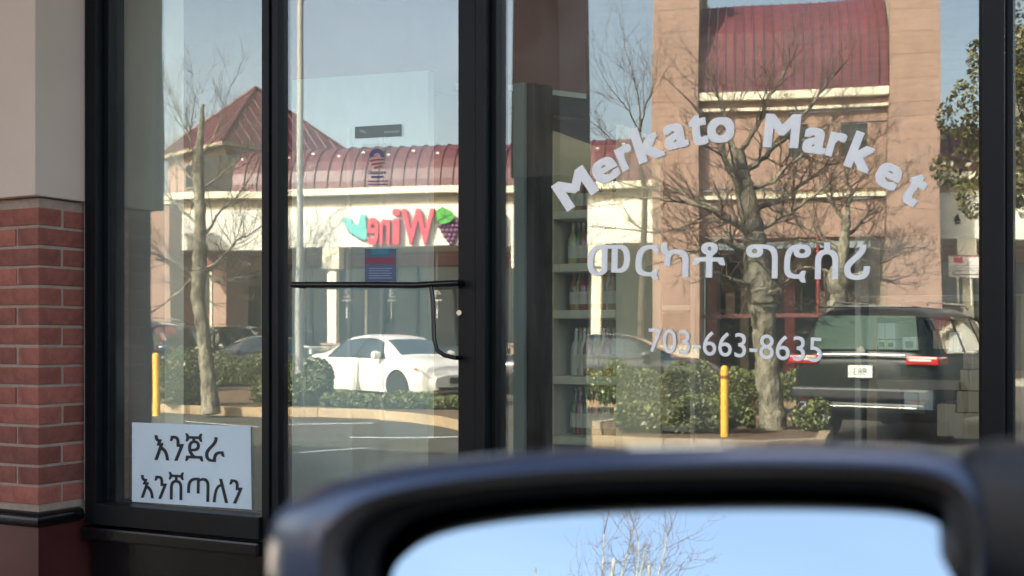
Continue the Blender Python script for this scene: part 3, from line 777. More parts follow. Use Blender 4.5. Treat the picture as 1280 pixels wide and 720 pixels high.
        MB().box(-2.44, -2.2, -.80, .80, .40, .52).build('lower_bumper', paint, t, bevel=.03)
        MB().box(-2.455, -2.43, -.70, .70, .455, .475).build('chrome_strip', chrome_m, t, bevel=.004)
        em = MB().lathe([(.055, -.012), (.06, 0), (.055, .012)], 20, 'y').mesh('emblem', chrome_m, smooth=True)
        eo = link('emblem', em, t, (-2.375, 0, 1.155)); eo.rotation_euler = (0, 0, PI/2)
        for sy in (-1, 1): MB().tube([(-1.6, sy*.62, 1.74), (-1.5, sy*.62, 1.78), (.2, sy*.62, 1.79), (.35, sy*.62, 1.73)], .014, 6).build('roof_rail', chrome_m, t)
    xp = -2.40 if not sed else -2.33; zp = .90 if not sed else .62
    p = MB().box(xp-.01, xp+.03, -.155, .155, zp-.075, zp+.075).build('number_plate', mat('plate_white', (.66, .70, .66), .5), t, bevel=.006)
    if plate:
        q = [(xp-.0115, .085, zp+.045), (xp-.0115, -.085, zp+.045), (xp-.0115, -.085, zp-.045), (xp-.0115, .085, zp-.045)]
        fit(plate, q, ink_m, 'lettering', p, 0, 0, Vector((-1, 0, 0)))
    return t
CGL = mat('car_window_glass', (.03, .042, .048), .05, var=.2, spec=.9, coat=1)
white_paint = car_paint('white_car_paint', (.80, .78, .72)); black_paint = car_paint('black_car_paint', (.012, .013, .014), 0, .25); grey_paint = car_paint('grey_car_paint', (.09, .095, .10), .4)
blue_paint = car_paint('blue_car_paint', (.03, .05, .09), .2); teal_paint = mat('dark_green_car_paint', (.008, .013, .012), .3, .2, spec=.3); navy_paint = car_paint('navy_car_paint', (.035, .06, .115), .3, .35)
def head(deg):   # 0 = to the right in the glass, positive turns toward the shop
    a = math.radians(deg); return RM*math.cos(a)-DM*math.sin(a)
def at(px, Z):
    p = Mz(px, HV, Z); p.z = 0; return p
car('parked_car', 'sedan', white_paint, dark_rim, at(492, 26.0), head(48), 'white saloon with a boot spoiler reflected in the door glass')
car('parked_car', 'sedan', grey_paint, rim_m, at(325, 34.5), head(160), 'dark grey saloon behind the hedge reflected in the left window')
car('parked_car', 'suv', black_paint, rim_m, at(255, 36.5), head(105), 'black car behind the left tree trunk, under the hipped roof')
car('parked_car', 'suv', blue_paint, rim_m, at(160, 27), head(95), 'blue car cut off at the left edge of the left window reflection')
car('parked_car', 'sedan', black_paint, rim_m, at(765, 24.5), head(12), 'low black saloon behind the hedge left of the phone number')
car('parked_car', 'sedan', grey_paint, rim_m, at(352, 41), head(20), 'dark car by the cream column, half hidden by a grey pole')
car('parked_suv', 'suv', teal_paint, rim_m, Mz(1143, HV, 16.8)-Vector((0, 0, EYE)), head(-56), 'dark green estate car seen from behind with red tail lamps', plate='883')

# ------------------------------------------------------------------ own car with the blurred door mirror
own = car('camera_car', 'suv', navy_paint, rim_m, (1.06, -3.95, 0), Vector((0, 1, 0)), 'dark blue car at the kerb whose door mirror fills the lower edge')
for ch in [c_ for c_ in own.children if c_.name.startswith(('wing_mirror', 'mirror_arm'))]:
    bpy.data.objects.remove(ch)
MC = CAM + D_*.40 + R_*.037
ME_ = Vector((.98, .199, 0)).normalized(); MN = Vector((ME_.y, -ME_.x, 0))     # plane of the mirror, normal back to the eye
def mpt(px, py, dn=0):
    d = D_+R_*((px-640)/F)+Vector((0, 0, (HV-py)/F))
    P0 = MC+MN*dn
    return CAM+d*((P0-CAM).dot(MN)/d.dot(MN))
def close(poly, zbot):
    return poly
def loft(name, loops, m, par, cap0=False, cap1=False, smooth=True):
    b_ = MB(); n_ = len(loops[0]); 
    b_.add([p for l in loops for p in l], [(i*n_+k, i*n_+(k+1) % n_, (i+1)*n_+(k+1) % n_, (i+1)*n_+k) for i in range(len(loops)-1) for k in range(n_)])
    if cap0: b_.f.append(tuple(range(n_)))
    if cap1: b_.f.append(tuple(range((len(loops)-1)*n_, len(loops)*n_))[::-1])
    return b_.build(name, m, par, smooth=smooth)
def rloop(pts, k=4):
    "closed Catmull-Rom through pts"
    out = []; n_ = len(pts)
    for i in range(n_):
        p0, p1_, p2, p3_ = [Vector(pts[(i+j-1) % n_]) for j in range(4)]
        for s in range(k):
            t = s/k
            out.append(.5*((2*p1_)+(p2-p0)*t+(2*p0-5*p1_+4*p2-p3_)*t*t+(3*p1_-p0-3*p2+p3_)*t**3))
    return out
outer2 = [(338, 668), (352, 637), (385, 614), (430, 597), (500, 582), (600, 569), (720, 560), (850, 555), (980, 553), (1090, 555), (1160, 560), (1205, 572), (1230, 600), (1245, 650), (1245, 760), (1225, 900), (1180, 990), (1060, 1030), (800, 1035), (560, 1020), (430, 960), (365, 850), (338, 740)]
inner2 = [(462, 700), (476, 670), (500, 647), (545, 631), (620, 618), (700, 610.5), (790, 606), (880, 604), (970, 603.5), (1060, 605), (1120, 609), (1165, 619), (1194, 638), (1207, 668), (1205, 760), (1190, 880), (1150, 950), (1040, 985), (800, 990), (590, 975), (500, 920), (470, 840), (465, 760)]
oc = Vector((800, 790))
def scaled(poly, s, dy=0): return [((Vector(p)-oc)*s+oc+Vector((0, dy))) for p in poly]
def L3(poly, dn): return rloop([mpt(p[0], p[1], dn) for p in poly], 4)
def ring2(t): return [((a[0]*(1-t)+b_[0]*t), (a[1]*(1-t)+b_[1]*t)) for a, b_ in zip(outer2, inner2)]
mroot = bpy.data.objects.new('door_mirror', None); COL.objects.link(mroot); mroot.parent = own; mroot.matrix_parent_inverse = Matrix.Identity(4)
bpy.context.view_layer.update()
def own_child(o, par):
    o.parent = par; o.matrix_parent_inverse = par.matrix_world.inverted()
    return o
mshell = loft('housing', [L3(scaled(outer2, .55), -.075), L3(scaled(outer2, .80), -.062), L3(scaled(outer2, .94), -.035), L3(scaled(outer2, .99), -.014), L3(outer2, -.006), L3(ring2(.18), .001), L3(ring2(.36), .005), L3(ring2(.50), .0062)], navy_paint, None, cap0=True)
mbez = loft('bezel', [L3(ring2(.50), .0056), L3(ring2(.55), .0052), L3(ring2(.68), .0035), L3(ring2(.74), .000), L3(ring2(.76), -.004)], mat('bezel_plastic', (.06, .05, .045), .45), None)
mgap = loft('inner_shell', [L3(ring2(.755), -.0038), L3(ring2(.78), -.010), L3(inner2, -.012), L3(scaled(inner2, .97), -.0135)], mat('gap_black', (.004, .004, .004), .7), None)
# the glass itself is tilted upward inside the housing
gc = mpt(840, 790, -.014)
gn = (MN*math.cos(math.radians(18.5))+Vector((0, 0, 1))*math.sin(math.radians(18.5))); gn = (gn+Vector((-.02, 0, 0))).normalized()
gu = Vector((0, 0, 1)).cross(gn).normalized(); gv = gn.cross(gu)
gl_ = []
for p in L3(scaled(inner2, 1.0), -.013):
    r = p-gc; gl_.append(gc+gu*r.dot(ME_)*(1 if gu.dot(ME_) > 0 else -1)+gv*r.z*.995)
b_ = MB(); b_.add(gl_, [tuple(range(len(gl_)))]); mgl = b_.build('mirror_glass', MIRROR, None)
def oval(c, ry, rz_, n_=20): return [Vector((c[0], c[1]+ry*math.copysign(abs(math.cos(2*PI*k/n_))**.7, math.cos(2*PI*k/n_)), c[2]+rz_*math.copysign(abs(math.sin(2*PI*k/n_))**.7, math.sin(2*PI*k/n_)))) for k in range(n_)]
ac = mpt(1235, 640, -.01)
arm = loft('arm', [oval((ac.x-.012, ac.y, ac.z), .006, .012), oval((ac.x-.006, ac.y, ac.z), .013, .021), oval((ac.x+.004, ac.y, 1.2455), .017, .0235), oval((ac.x+.03, ac.y+.004, 1.243), .02, .026), oval((.06, -2.66, 1.225), .03, .045), oval((.13, -2.66, 1.21), .04, .06)], plastic_m, None, True, True)
bpy.context.view_layer.update()
mroot.parent = own
for o in (mshell, mbez, mgap, mgl, arm): own_child(o, mroot)

# ================================================================== THE MALL ACROSS THE LOT
def mall(name, label, cat='building'):
    return thing(name, label, cat, FO, -FA)
RZ = -FA
wing = mall('shopping_wing', 'long low shopping wing with cream fascia and curved red roof')
sL, hFt = fac(300, 250); _, hFb = fac(500, 308)
_, hTrimT = fac(500, 238); _, hRoof = fac(500, 181.5, -1.6)
hCap = fac(500, 233.5, .25)[1]; hCap0 = fac(500, 242, .25)[1]
SL, SR = fac(205, 300)[0], fac(1900, 300)[0]
ct0, ct1 = fac(815, 300, 1.5)[0], fac(1175, 300, 1.5)[0]
for a, b_ in ((SL, ct0+.3), (ct1-.3, SR)):
    box('fascia', cream_m, a, b_, -.45, 0, hFb, hCap0-.35, wing)
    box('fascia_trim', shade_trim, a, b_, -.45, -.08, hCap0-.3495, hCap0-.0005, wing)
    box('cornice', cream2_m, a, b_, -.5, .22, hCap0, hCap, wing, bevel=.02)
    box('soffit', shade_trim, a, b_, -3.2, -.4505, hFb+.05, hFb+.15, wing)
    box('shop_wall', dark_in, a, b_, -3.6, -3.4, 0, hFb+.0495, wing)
    box('maroon_band', maroon_m, a, b_, -3.398, -3.2, fac(500, 333, -3.3)[1], hFb+.0495, wing)
    box('band_line', shade_trim, a, b_, -3.1995, -3.17, fac(500, 321, -3.2)[1], fac(500, 319.5, -3.2)[1], wing)
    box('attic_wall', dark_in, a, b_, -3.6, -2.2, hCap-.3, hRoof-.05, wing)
    # windows under the arcade
    x = a+.1; k = 0
    while x < min(b_, 40)-2.0:
        wn = box('window', mat('shop_window_dark', (.045, .06, .066), .1, var=.45, scale=.5, spec=.8), x+.06, x+1.86, -3.396, -3.36, .35, fac(500, 335, -3.3)[1], wing)
        box('frame', black_m if k % 3 else cream2_m, x-.03, x+.055, -3.396, -3.30, .2, fac(500, 335, -3.3)[1], wn)
        box('kick_panel', mat('kick', (.2, .16, .13), .7), x+.06, x+1.86, -3.396, -3.34, .12, .345, wn)
        x += 1.92; k += 1
box('mall_pavement', walk_m, SL, SR, -3.35, .9, .005, .13, wing)
# red curved roof panels, each with a raised seam
pan = MB(); Ns = 7; R0 = 1.7; pw = .42
arcp = [( -.40-R0*(1-math.cos(t)), hCap-.05+(hRoof-hCap+.05)*math.sin(t)) for t in [PI/2*i/Ns for i in range(Ns+1)]]
V = []
for (y, z_) in arcp:
    for x, dz in ((0, 0), (pw-.07, 0), (pw-.055, .055), (pw-.02, .055), (pw-.005, 0)): V.append((x, y+dz*.7, z_+dz*.7))
pan.add(V, [(i*5+j, (i+1)*5+j, (i+1)*5+j+1, i*5+j+1) for i in range(Ns) for j in range(4)])
pme = pan.mesh('roof_panel', red_roof)
s = SL-2; cnt = 0
guard = MB().box(0, .10, -.03, .03, 0, .06).mesh('snow_guard', chrome_m)
gi = 4
while s < SR and cnt < 230:
    if not (ct0+.3 < s < ct1-.6) and s > sL-.5 and s < 34:
        o = link('roof_panel', pme, wing, (s, 0, random.uniform(-.006, .006))); cnt += 1
        if cnt % 2: link('snow_guard', guard, wing, (s+.12, arcp[gi][0]+.06, arcp[gi][1]+.02-(.10 if cnt % 4 == 1 else 0)))
    s += pw
# cream columns under the fascia
cm_ = MB().box(-.15, .15, -.15, .15, 1.2, hFb-.7).mesh('column_shaft', cream2_m, bevel=.03)
cb_ = MB().box(-.3, .3, -.3, .3, .13, 1.2).box(-.34, .34, -.34, .34, 1.15, 1.22).mesh('column_base', mat('base_brick', (.30, .2, .15), .9, var=.2, scale=9))
ck_ = MB().box(-.26, .26, -.24, .24, hFb-.7, hFb-.001).mesh('column_capital', cream2_m)
for px in (345, 418, 655, 745, 1208, 1330, 1450):
    s_ = fac(px, 400, -.25)[0]
    for me in (cm_, cb_, ck_): link(me.name.split('.')[0], me, wing, (s_, -.26, 0))
# hanging bay numbers
for num, px in (('2', 434), ('3', 491), ('4', 548)):
    s0, z0 = fac(px, 352, -2); s1, z1 = fac(px, 376, -2)
    t = thing('bay_number', {'2': 'small white hanging number beside the cream column of the far arcade', '3': 'small white hanging number in the middle of the door reflection', '4': 'small white hanging number behind the upright of the pull bar'}[num], 'sign', FO+FX*s0-FN*2.0, RZ)
    zt_, zb_ = fac(px, 361, -2)[1], fac(px, 372, -2)[1]
    fit(num, [(.14, 0, zt_), (-.10, 0, zt_), (-.10, 0, zb_), (.14, 0, zb_)], white_m, 'numeral', t, 0, .02, Vector((0, -1, 0)))
    box('bar', white_m, -.16, .16, -.02, 0, zb_-.12, zb_-.07, t); box('bar', white_m, -.10, .12, -.02, 0, zt_+.12, zt_+.17, t)
    box('rod', white_m, -.015, .005, -.02, 0, fac(px, 398, -2)[1], zb_-.1205, t)
    box('hanger', white_m, -.01, .01, -.02, 0, zt_+.1705, hFb+.05, t)

# the wine sign: it reads true from the lot and reversed in the glass
sg = thing('shop_sign', 'red letters spelling Wine with a grape cluster and turquoise bird', 'sign', FO, RZ)
def fq(pts, off=.03): return [(fac(a, b_, off)[0], off, fac(a, b_, off)[1]) for a, b_ in pts]
letter_red = mat('sign_red', (.60, .035, .07), .4)
for ch, x0, x1, y0, y1 in (('W', 546, 504, 262, 307), ('i', 502, 493, 262, 306), ('n', 490, 478, 275, 306), ('e', 476.5, 463, 273, 307)):
    fit(ch, fq([(x0, y0), (x1, y0), (x1, y1), (x0, y1)]), letter_red, 'letter', sg, .02, .16, Vector((0, 1, 0)))
# letters ahead of the grapes, mostly behind the door frame
fit('r', fq([(636, 265), (622, 265), (622, 306), (636, 306)]), letter_red, 'letter', sg, .03, .16, Vector((0, 1, 0)))
gm = MB(); random.seed(3)
gp = mat('grape_purple', (.12, .035, .10), .4); gg = mat('grape_leaf_green', (.06, .38, .03), .5)
for row, (n_, yv) in enumerate(((5, 277), (5, 283), (4, 289), (3, 295), (2, 300), (1, 305))):
    for k in range(n_):
        px = 562+(k-(n_-1)/2)*5.4+row*.9; s_, h_ = fac(px, yv, .1); v = Vector((s_, .06, h_)); ring = [(.001, -.09)] + [(.10*math.sin(PI*j/5), -.09*math.cos(PI*j/5)) for j in range(1, 5)]+[(.001, .09)]
        gm.lathe(ring, 8, 'z', v)
gm.build('grapes', gp, sg, smooth=True)
lf = [(548, 276), (547, 268), (550, 262), (555, 259), (560, 262), (567, 265), (570, 272), (566, 277), (560, 280), (553, 281)]
MB().prism([(fac(a, b_, .2)[0], fac(a, b_, .2)[1]) for a, b_ in lf], .16, .22).build('leaf', gg, sg)
vn = MB()
for q in ([(549, 263), (557, 272), (567, 276)], [(557, 272), (558, 262)], [(557, 272), (549, 277)], [(557, 272), (566, 268)]): vn.tube([(fac(a, b_, .22)[0], .225, fac(a, b_, .22)[1]) for a, b_ in q], .014, 4)
vn.build('leaf_vein', ink_m, sg)
bd = [(429, 271), (434, 275), (433, 271), (438, 276), (438, 272), (443, 279), (448, 282), (451, 277), (452, 271), (454, 267), (456, 270), (459, 268.5), (458, 274), (460, 277), (459, 283), (461, 288), (460, 294), (461, 300), (459, 298), (458, 302), (456, 298), (454, 301), (452, 297), (450, 299), (448, 295), (446, 297), (444, 292), (441, 294), (441, 290), (437, 291), (438, 287), (433, 287), (435, 283), (431, 282), (434, 279), (429, 277)]
MB().prism([(fac(a, b_, .1)[0], fac(a, b_, .1)[1]) for a, b_ in bd], .03, .12).build('bird_shape', mat('turquoise', (.10, .42, .40), .5, var=.2, scale=3), sg)
# small mark on the right fascia
em = thing('fascia_emblem', 'tiny dark emblem on the cream fascia at the right', 'emblem', FO, RZ)
MB().prism([(fac(a, b_, .02)[0], fac(a, b_, .02)[1]) for a, b_ in [(1195, 276), (1196, 271), (1199, 267.5), (1201, 271), (1203, 276)]], .001, .04).build('mark', ink_m, em)
MB().prism([(fac(a, b_, .02)[0], fac(a, b_, .02)[1]) for a, b_ in [(1196, 279), (1196, 277.5), (1202, 277.5), (1202, 279)]], .001, .04).build('mark', ink_m, em)
# notice board under the right fascia
nb_ = thing('notice_board', 'white notice board with a red block under the right fascia', 'sign', FO, RZ)
def nbx(nm, m, x0, x1, y0, y1, f0, f1): 
    a, z1_ = fac(x0, y0, .3); b_, z0_ = fac(x1, y1, .3); return box(nm, m, a, b_, f0, f1, z0_, z1_, nb_)
nbx('board', mat('notice_white', (.72, .66, .60), .6), 1187, 1232, 319, 345, .26, .30)
nbx('print', letter_red, 1193, 1204, 320.5, 327, .3005, .306)
nbx('print', rp, 1189, 1230, 317.6, 319, .26, .31)
for v in (330, 333, 336): nbx('print', mat('grey_print', (.35, .33, .32), .6), 1193, 1226, v, v+.8, .3005, .304)
nbx('print', ink_m, 1190, 1230, 341, 342, .3005, .306)
for x in (1196, 1212, 1225): nbx('leg', cream2_m, x, x+2, 345, 380, .265, .295)

# ------------------------------------------------------------------ central tower
tw = mall('central_tower', 'tall tan block tower with two piers and a red roof between them')
OF = 1.5
def hT(px, py): return fac(px, py, OF)[1]
def bx(nm, m, p0, p1, v0, v1, y0, y1, bev=.0):
    s0 = fac(p0, 300, OF)[0]; s1 = fac(p1, 300, OF)[0]; pm = (p0+p1)/2
    return box(nm, m, s0, s1, y0, y1, hT(pm, v1), hT(pm, v0), tw, bevel=bev)
hbase = hT(1000, 293)
for p0, p1 in ((815, 874), (1112, 1178)):
    s0 = fac(p0, 300, OF)[0]; s1 = fac(p1, 300, OF)[0]
    box('pier_core', shade_trim, s0+.02, s1-.02, -3.5, OF-.02, 0, hT(850, -34), tw)
    vs = [475, 432, 395, 355, 318, 300, 262, 236, 205, 175, 146, 128, 98, 68, 40, 12, -12, -34]
    for a, b_ in zip(vs, vs[1:]):
        z0, z1 = max(0, hT(p0+20, a)), hT(p0+20, b_)
        MB().box(s0, s1, OF-.4, OF, z0+.003, z1-.003).build('stone_block', tan_m if a < 440 else mat('pale_base_block', (.5, .42, .32), .9, rnd=.05), tw, bevel=.004)
    box('pier_cap', cream2_m, s0-.12, s1+.12, -3.6, OF+.12, hT(850, -34)+.001, hT(850, -34)+.35, tw, bevel=.02)
i0, i1 = 874.5, 1111.5
bx('cornice', cream2_m, i0, i1, 111, 121, .9, 1.42, .02)
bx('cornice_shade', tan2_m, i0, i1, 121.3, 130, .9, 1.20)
bx('string_course', cream2_m, i0, i1, 130.3, 134, .9, 1.30, .01)
bx('wall_panel', tan_m, i0, 985, 134.3, 233, .9, 1.1); 
# wall around the two windows
bx('wall_panel', tan_m, 985.3, 1111.2, 134.3, 149, .9, 1.1); bx('wall_panel', tan_m, 985.3, 1111.2, 192, 233, .9, 1.1)
bx('wall_panel', tan_m, 1009, 1050, 149.3, 191.7, .9, 1.1); bx('wall_panel', tan_m, 1086, 1111.2, 149.3, 191.7, .9, 1.1)
for a, b_ in ((985, 1009), (1050, 1086)):
    wn = bx('window', dark_glass, a+.2, b_-.2, 149.3, 191.7, .92, .96)
    bx('window_frame', grey_green, a+.2, a+2, 149.3, 191.7, .97, 1.06).parent = wn; bx('window_frame', grey_green, a+2.2, b_-2.2, 169, 171, .97, 1.05).parent = wn
    for ch in wn.children: ch.matrix_parent_inverse = Matrix.Identity(4)
bx('ledge', shade_trim, i0, i1, 233.3, 241, .9, 1.0); bx('string_course', cream2_m, i0, i1, 241.3, 246, .9, 1.32, .01)
for k in range(4):
    a = 874.7+59.2*k; bx('wall_panel', tan_m, a, a+58.6, 246.3, 293, .9, 1.15, .004)
for k in range(4):
    for j, (v0, v1) in enumerate(((134.6, 165), (166, 200), (201, 233))): pass
bx('lintel', tan2_m, i0, i1, 293.3, 296, -.5, 1.15)
# recessed entrance
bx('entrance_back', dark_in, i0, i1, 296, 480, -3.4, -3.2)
bx('entrance_beam', mat('dark_red_beam', (.14, .045, .04), .7), i0, i1, 318, 324, -3.1, -2.9)
bx('entrance_beam', mat('dark_red_beam', (.14, .045, .04), .7), i0, i1, 393, 398, .2, .4)
for k, (a, b_, m) in enumerate(((878, 892, maroon_m), (893, 925, dark_glass), (926, 938, shade_trim), (939, 985, dark_glass), (986, 1000, maroon_m), (1001, 1040, dark_glass), (1041, 1056, tan2_m), (1057, 1094, dark_glass), (1095, 1108, shade_trim))):
    bx('shop_door' if m is dark_glass else 'door_post', m, a, b_, 326, 475, -3.19, -3.1)
for a in (905, 1030, 1075): bx('display', mat('display_tan', (.34, .27, .22), .7, var=.3, scale=3), a, a+13, 360, 392, -2.6, -2.4)
# red mansard roof between the piers, in panels
s0 = fac(i0, 300, OF)[0]; s1 = fac(i1, 300, OF)[0]; n_ = 20; pw2 = (s1-s0)/n_
z0, z1 = hT(1000, 110.5), hT(1000, -22)
V = []
for i in range(6):
    t = i/5; y = 1.30-2.2*(1-math.cos(t*PI/2)); zz = z0+(z1-z0)*math.sin(t*PI/2)
    for x, dz in ((0, 0), (pw2-.07, 0), (pw2-.055, .05), (pw2-.02, .05), (pw2-.005, 0)): V.append((x, y+dz, zz+dz*.4))
rp2 = MB().add(V, [(i*5+j, (i+1)*5+j, (i+1)*5+j+1, i*5+j+1) for i in range(5) for j in range(4)]).mesh('roof_panel', red_roof)
for k in range(n_): link('roof_panel', rp2, tw, (s0+pw2*k, 0, 0))

# ------------------------------------------------------------------ left tower with the hipped roof
ZT = 41.5
tc = at(283, ZT)
lt = thing('hipped_tower', 'square tan tower with a red pyramid roof at the left', 'building', tc)
a = math.radians(44)
eL = (-RM*math.cos(a)+DM*math.sin(a)).normalized(); eR = (RM*math.cos(math.radians(46))+DM*math.sin(math.radians(46))).normalized()
WL = 95/F*ZT/math.cos(a)*1.10
hE = EYE+(HV-180)/F*ZT; hA = EYE+(HV-108)/F*(ZT+2.8)
def LT(u, v, out=0): # u along the left face, v along the right face from the near corner
    return eL*u+eR*v
def lbox(nm, m, u0, u1, v0, v1, z0, z1, par=lt):
    V = [LT(u, v)+Vector((0, 0, z_)) for z_ in (z0, z1) for v in (v0, v1) for u in (u0, u1)]
    return MB().add(V, [(0, 2, 3, 1), (4, 5, 7, 6), (0, 1, 5, 4), (2, 6, 7, 3), (0, 4, 6, 2), (1, 3, 7, 5)]).build(nm, m, par)
def hz(v): return EYE+(HV-v)/F*(ZT+1.5)
lbox('upper_wall', tan_m, 0, WL, 0, WL*1.3, hz(305), hE)
lbox('corner_pier', tan_m, -.05, .75, -.05, .75, 0, hz(252)); lbox('corner_pier', tan_m, WL-.7, WL+.05, -.05, .75, 0, hz(252))
lbox('back_pier', tan_m, -.05, .75, WL*1.3-.75, WL*1.3, 0, hz(305)-.001)
lbox('inner_wall', dark_in, .76, WL-.71, .8, .9, 0, hz(305)-.001)
lbox('string_course', cream2_m, .2, WL-.2, -.10, -.001, hz(190), hz(186))
lbox('string_course', cream2_m, .76, WL-.71, -.10, -.001, hz(262), hz(259)); lbox('ledge', shade_trim, .76, WL-.71, -.04, -.0005, hz(258.5), hz(250))
wn = lbox('window', grey_green, WL*.40, WL*.64, -.05, -.001, hz(236), hz(205)); lbox('pane', dark_glass, WL*.42, WL*.62, -.056, -.051, hz(234), hz(207), wn)
lbox('red_counter', maroon_m, .9, WL-.8, .70, .79, 2.0, 2.3); lbox('shop_window', dark_glass, .9, WL-.8, .74, .79, .3, 1.95)
ov = .35; C0 = LT(-ov, -ov); C1 = LT(WL+ov, -ov); C2 = LT(WL+ov, WL*1.3+ov); C3 = LT(-ov, WL*1.3+ov); ap = LT(WL/2, WL*.65)
Zv = lambda p, z_: Vector((p.x, p.y, z_))
MB().add([Zv(p, hE-.12) for p in (C0, C1, C2, C3)]+[Zv(p, hE) for p in (C0, C1, C2, C3)], [(0, 1, 2, 3), (0, 1, 5, 4), (1, 2, 6, 5), (2, 3, 7, 6), (3, 0, 4, 7), (4, 5, 6, 7)]).build('eave', shade_trim, lt)
rf = MB().add([Zv(C0, hE+.002), Zv(C1, hE+.002), Zv(C2, hE+.002), Zv(C3, hE+.002), Zv(ap, hA)], [(0, 1, 4), (1, 2, 4), (2, 3, 4), (3, 0, 4)]).build('roof', red_roof, lt)
sb = None
for (P, Q) in ((C0, C1), (C3, C0)):
    for k in range(1, 14):
        t = k/14; p = P.lerp(Q, t); mid = P.lerp(Q, .5)
        # seams run square to the eave until they meet the hip
        u = 1-abs(2*t-1); top_ = Vector((ap.x, ap.y, 0))-Vector((mid.x, mid.y, 0))
        a0 = Zv(p, hE+.02); a1 = Zv(p, hE+.02)+top_*u+Vector((0, 0, (hA-hE)*u))
        MB().tube([a0, a1], .018, 4).build('roof_seam', red_roof, lt)
for P in (C0, C1, C3): MB().tube([Zv(P, hE+.03), Zv(ap, hA+.03)], .06, 5).build('hip_ridge', red_roof, lt)
# low porch at its left
pw_ = thing('porch_pier', 'low tan pier with a cream cap left of the hipped tower', 'pier', at(200, 38), RZ)
box('shaft', tan_m, -.45, .55, -.5, .5, 0, EYE+(HV-258)/F*38, pw_, bevel=.01); box('cap', cream2_m, -.52, .62, -.56, .56, EYE+(HV-257)/F*38, EYE+(HV-254)/F*38, pw_)
box('base', mat('pale_base_block', (.5, .42, .32), .9), -.5, .6, -.55, .55, 0, 1.3, pw_)

# ================================================================== ISLANDS, KERBS
def island(name, pts, top=.16, m=mulch_m):
    t = bpy.data.objects.new(name, None); COL.objects.link(t); t['kind'] = 'structure'
    n_ = len(pts); P = [Vector((p.x, p.y, 0)) for p in pts]; c0 = sum(P, Vector())/n_
    ins = [p+(c0-p).normalized()*.16 for p in P]
    MB().add([Zv(p, top-.02) for p in ins], [tuple(range(n_))]).build('soil', m, t)
    for i in range(n_):
        a_, b_ = P[i], P[(i+1) % n_]; L_ = (b_-a_).length; k = max(1, int(L_/1.5))
        ia, ib = ins[i], ins[(i+1) % n_]
        for j in range(k):
            g = .004/L_
            q = [a_.lerp(b_, j/k+g), a_.lerp(b_, (j+1)/k-g), ia.lerp(ib, (j+1)/k-g), ia.lerp(ib, j/k+g)]
            V = [Zv(p, 0.003) for p in q]+[Zv(p, top) for p in q]
            MB().add(V, [(3, 2, 1, 0), (4, 5, 6, 7), (0, 1, 5, 4), (1, 2, 6, 5), (2, 3, 7, 6), (3, 0, 4, 7)]).build('kerb_stone', kerb_m, t, bevel=.012)
    return t
island('planting_island', [G(170, 516), G(240, 519), G(330, 521), G(400, 522), G(470, 524), G(520, 528), G(555, 533), G(585, 540), G(612, 536), G(620, 522), G(600, 505), G(500, 497), G(330, 492), G(200, 496), G(160, 505)])
island('far_planting_island', [G(180, 478), G(330, 479), G(400, 478), G(400, 467), G(180, 466)])
island('right_planting_island', [G(740, 560), G(830, 566), G(960, 570), G(1030, 568), G(1040, 550), G(980, 535), G(800, 532), G(740, 540)])
island('middle_planting_island', [G(700, 508), G(860, 512), G(1010, 513), G(1060, 505), G(1060, 492), G(700, 490)])

def leaves(cx_, cy_, lx, ly, h, n_, size, rz, z0=.12, rnd=random, fill=1.0, shape='box'):
    b_ = MB(); co, si = math.cos(rz), math.sin(rz)
    V = []; Fc = []
    for i in range(n_):
        while True:
            u, v, w_ = rnd.uniform(-1, 1), rnd.uniform(-1, 1), rnd.uniform(-1, 1)
            rr = (abs(u)**3.2+abs(v)**2.6+abs(w_)**3)
            lump = 1+.22*math.sin(u*lx*3.1+1.3)+.18*math.sin(u*lx*7.7+v*2)
            if .35*fill < rr < lump: break
        x = u*lx/2; y = v*ly/2; z_ = z0+(w_+1)/2*h*(1+.12*math.sin(u*lx*2.3)+.10*math.sin(u*lx*5.9+1))
        p = Vector((cx_+x*co-y*si, cy_+x*si+y*co, z_))
        nn = Vector((rnd.gauss(0, 1), rnd.gauss(0, 1), rnd.gauss(.5, 1))).normalized(); t = nn.orthogonal().normalized(); t.rotate(Matrix.Rotation(rnd.uniform(0, 6.28), 3, nn)); s_ = nn.cross(t)
        L_ = size*rnd.uniform(.6, 1.35); k = len(V)
        V += [p-t*L_*.5, p+s_*L_*.28, p+t*L_*.5, p-s_*L_*.28]; Fc.append((k, k+1, k+2, k+3))
    b_.add(V, Fc); return b_
def hedge(pA, pB, depth, h, n_, label, size=.062, m=leaf_hedge):
    n_ = int(n_*1.7)
    mid = (pA+pB)/2; d = pB-pA
    t = thing('hedge', label, 'hedge', (mid.x, mid.y, .13), math.atan2(d.y, d.x))
    leaves(0, 0, d.length, depth, h, n_, size, 0, 0).build('foliage', m, t)
    s = MB(); rr = random.Random(5)
    for i in range(int(d.length*7)):
        x = rr.uniform(-.47, .47)*d.length; y = rr.uniform(-.4, .4)*depth
        s.tube([(x, y, 0), (x+rr.uniform(-.1, .1), y+rr.uniform(-.1, .1), h*.5), (x+rr.uniform(-.25, .25), y+rr.uniform(-.2, .2), h*rr.uniform(.8, 1.1))], [.012, .008, .004], 4)
    s.build('stems', twig_m, t)
    return t
def Gv(px, Z): return at(px, Z)
hedge(Gv(205, 21.5), Gv(252, 21.0), 1.1, .95, 3000, 'loose green bush beside the left tree trunk')
hedge(Gv(318, 21.6), Gv(420, 21.2), .9, .50, 3200, 'low green hedge reflected at the frame between left window and door')
hedge(Gv(405, 21.0), Gv(590, 20.4), 1.0, .26, 6000, 'low hedge along the kerb below the white saloon')
hedge(Gv(240, 32), Gv(400, 30.5), 1.0, .75, 5200, 'far clipped hedge before the dark grey saloon')
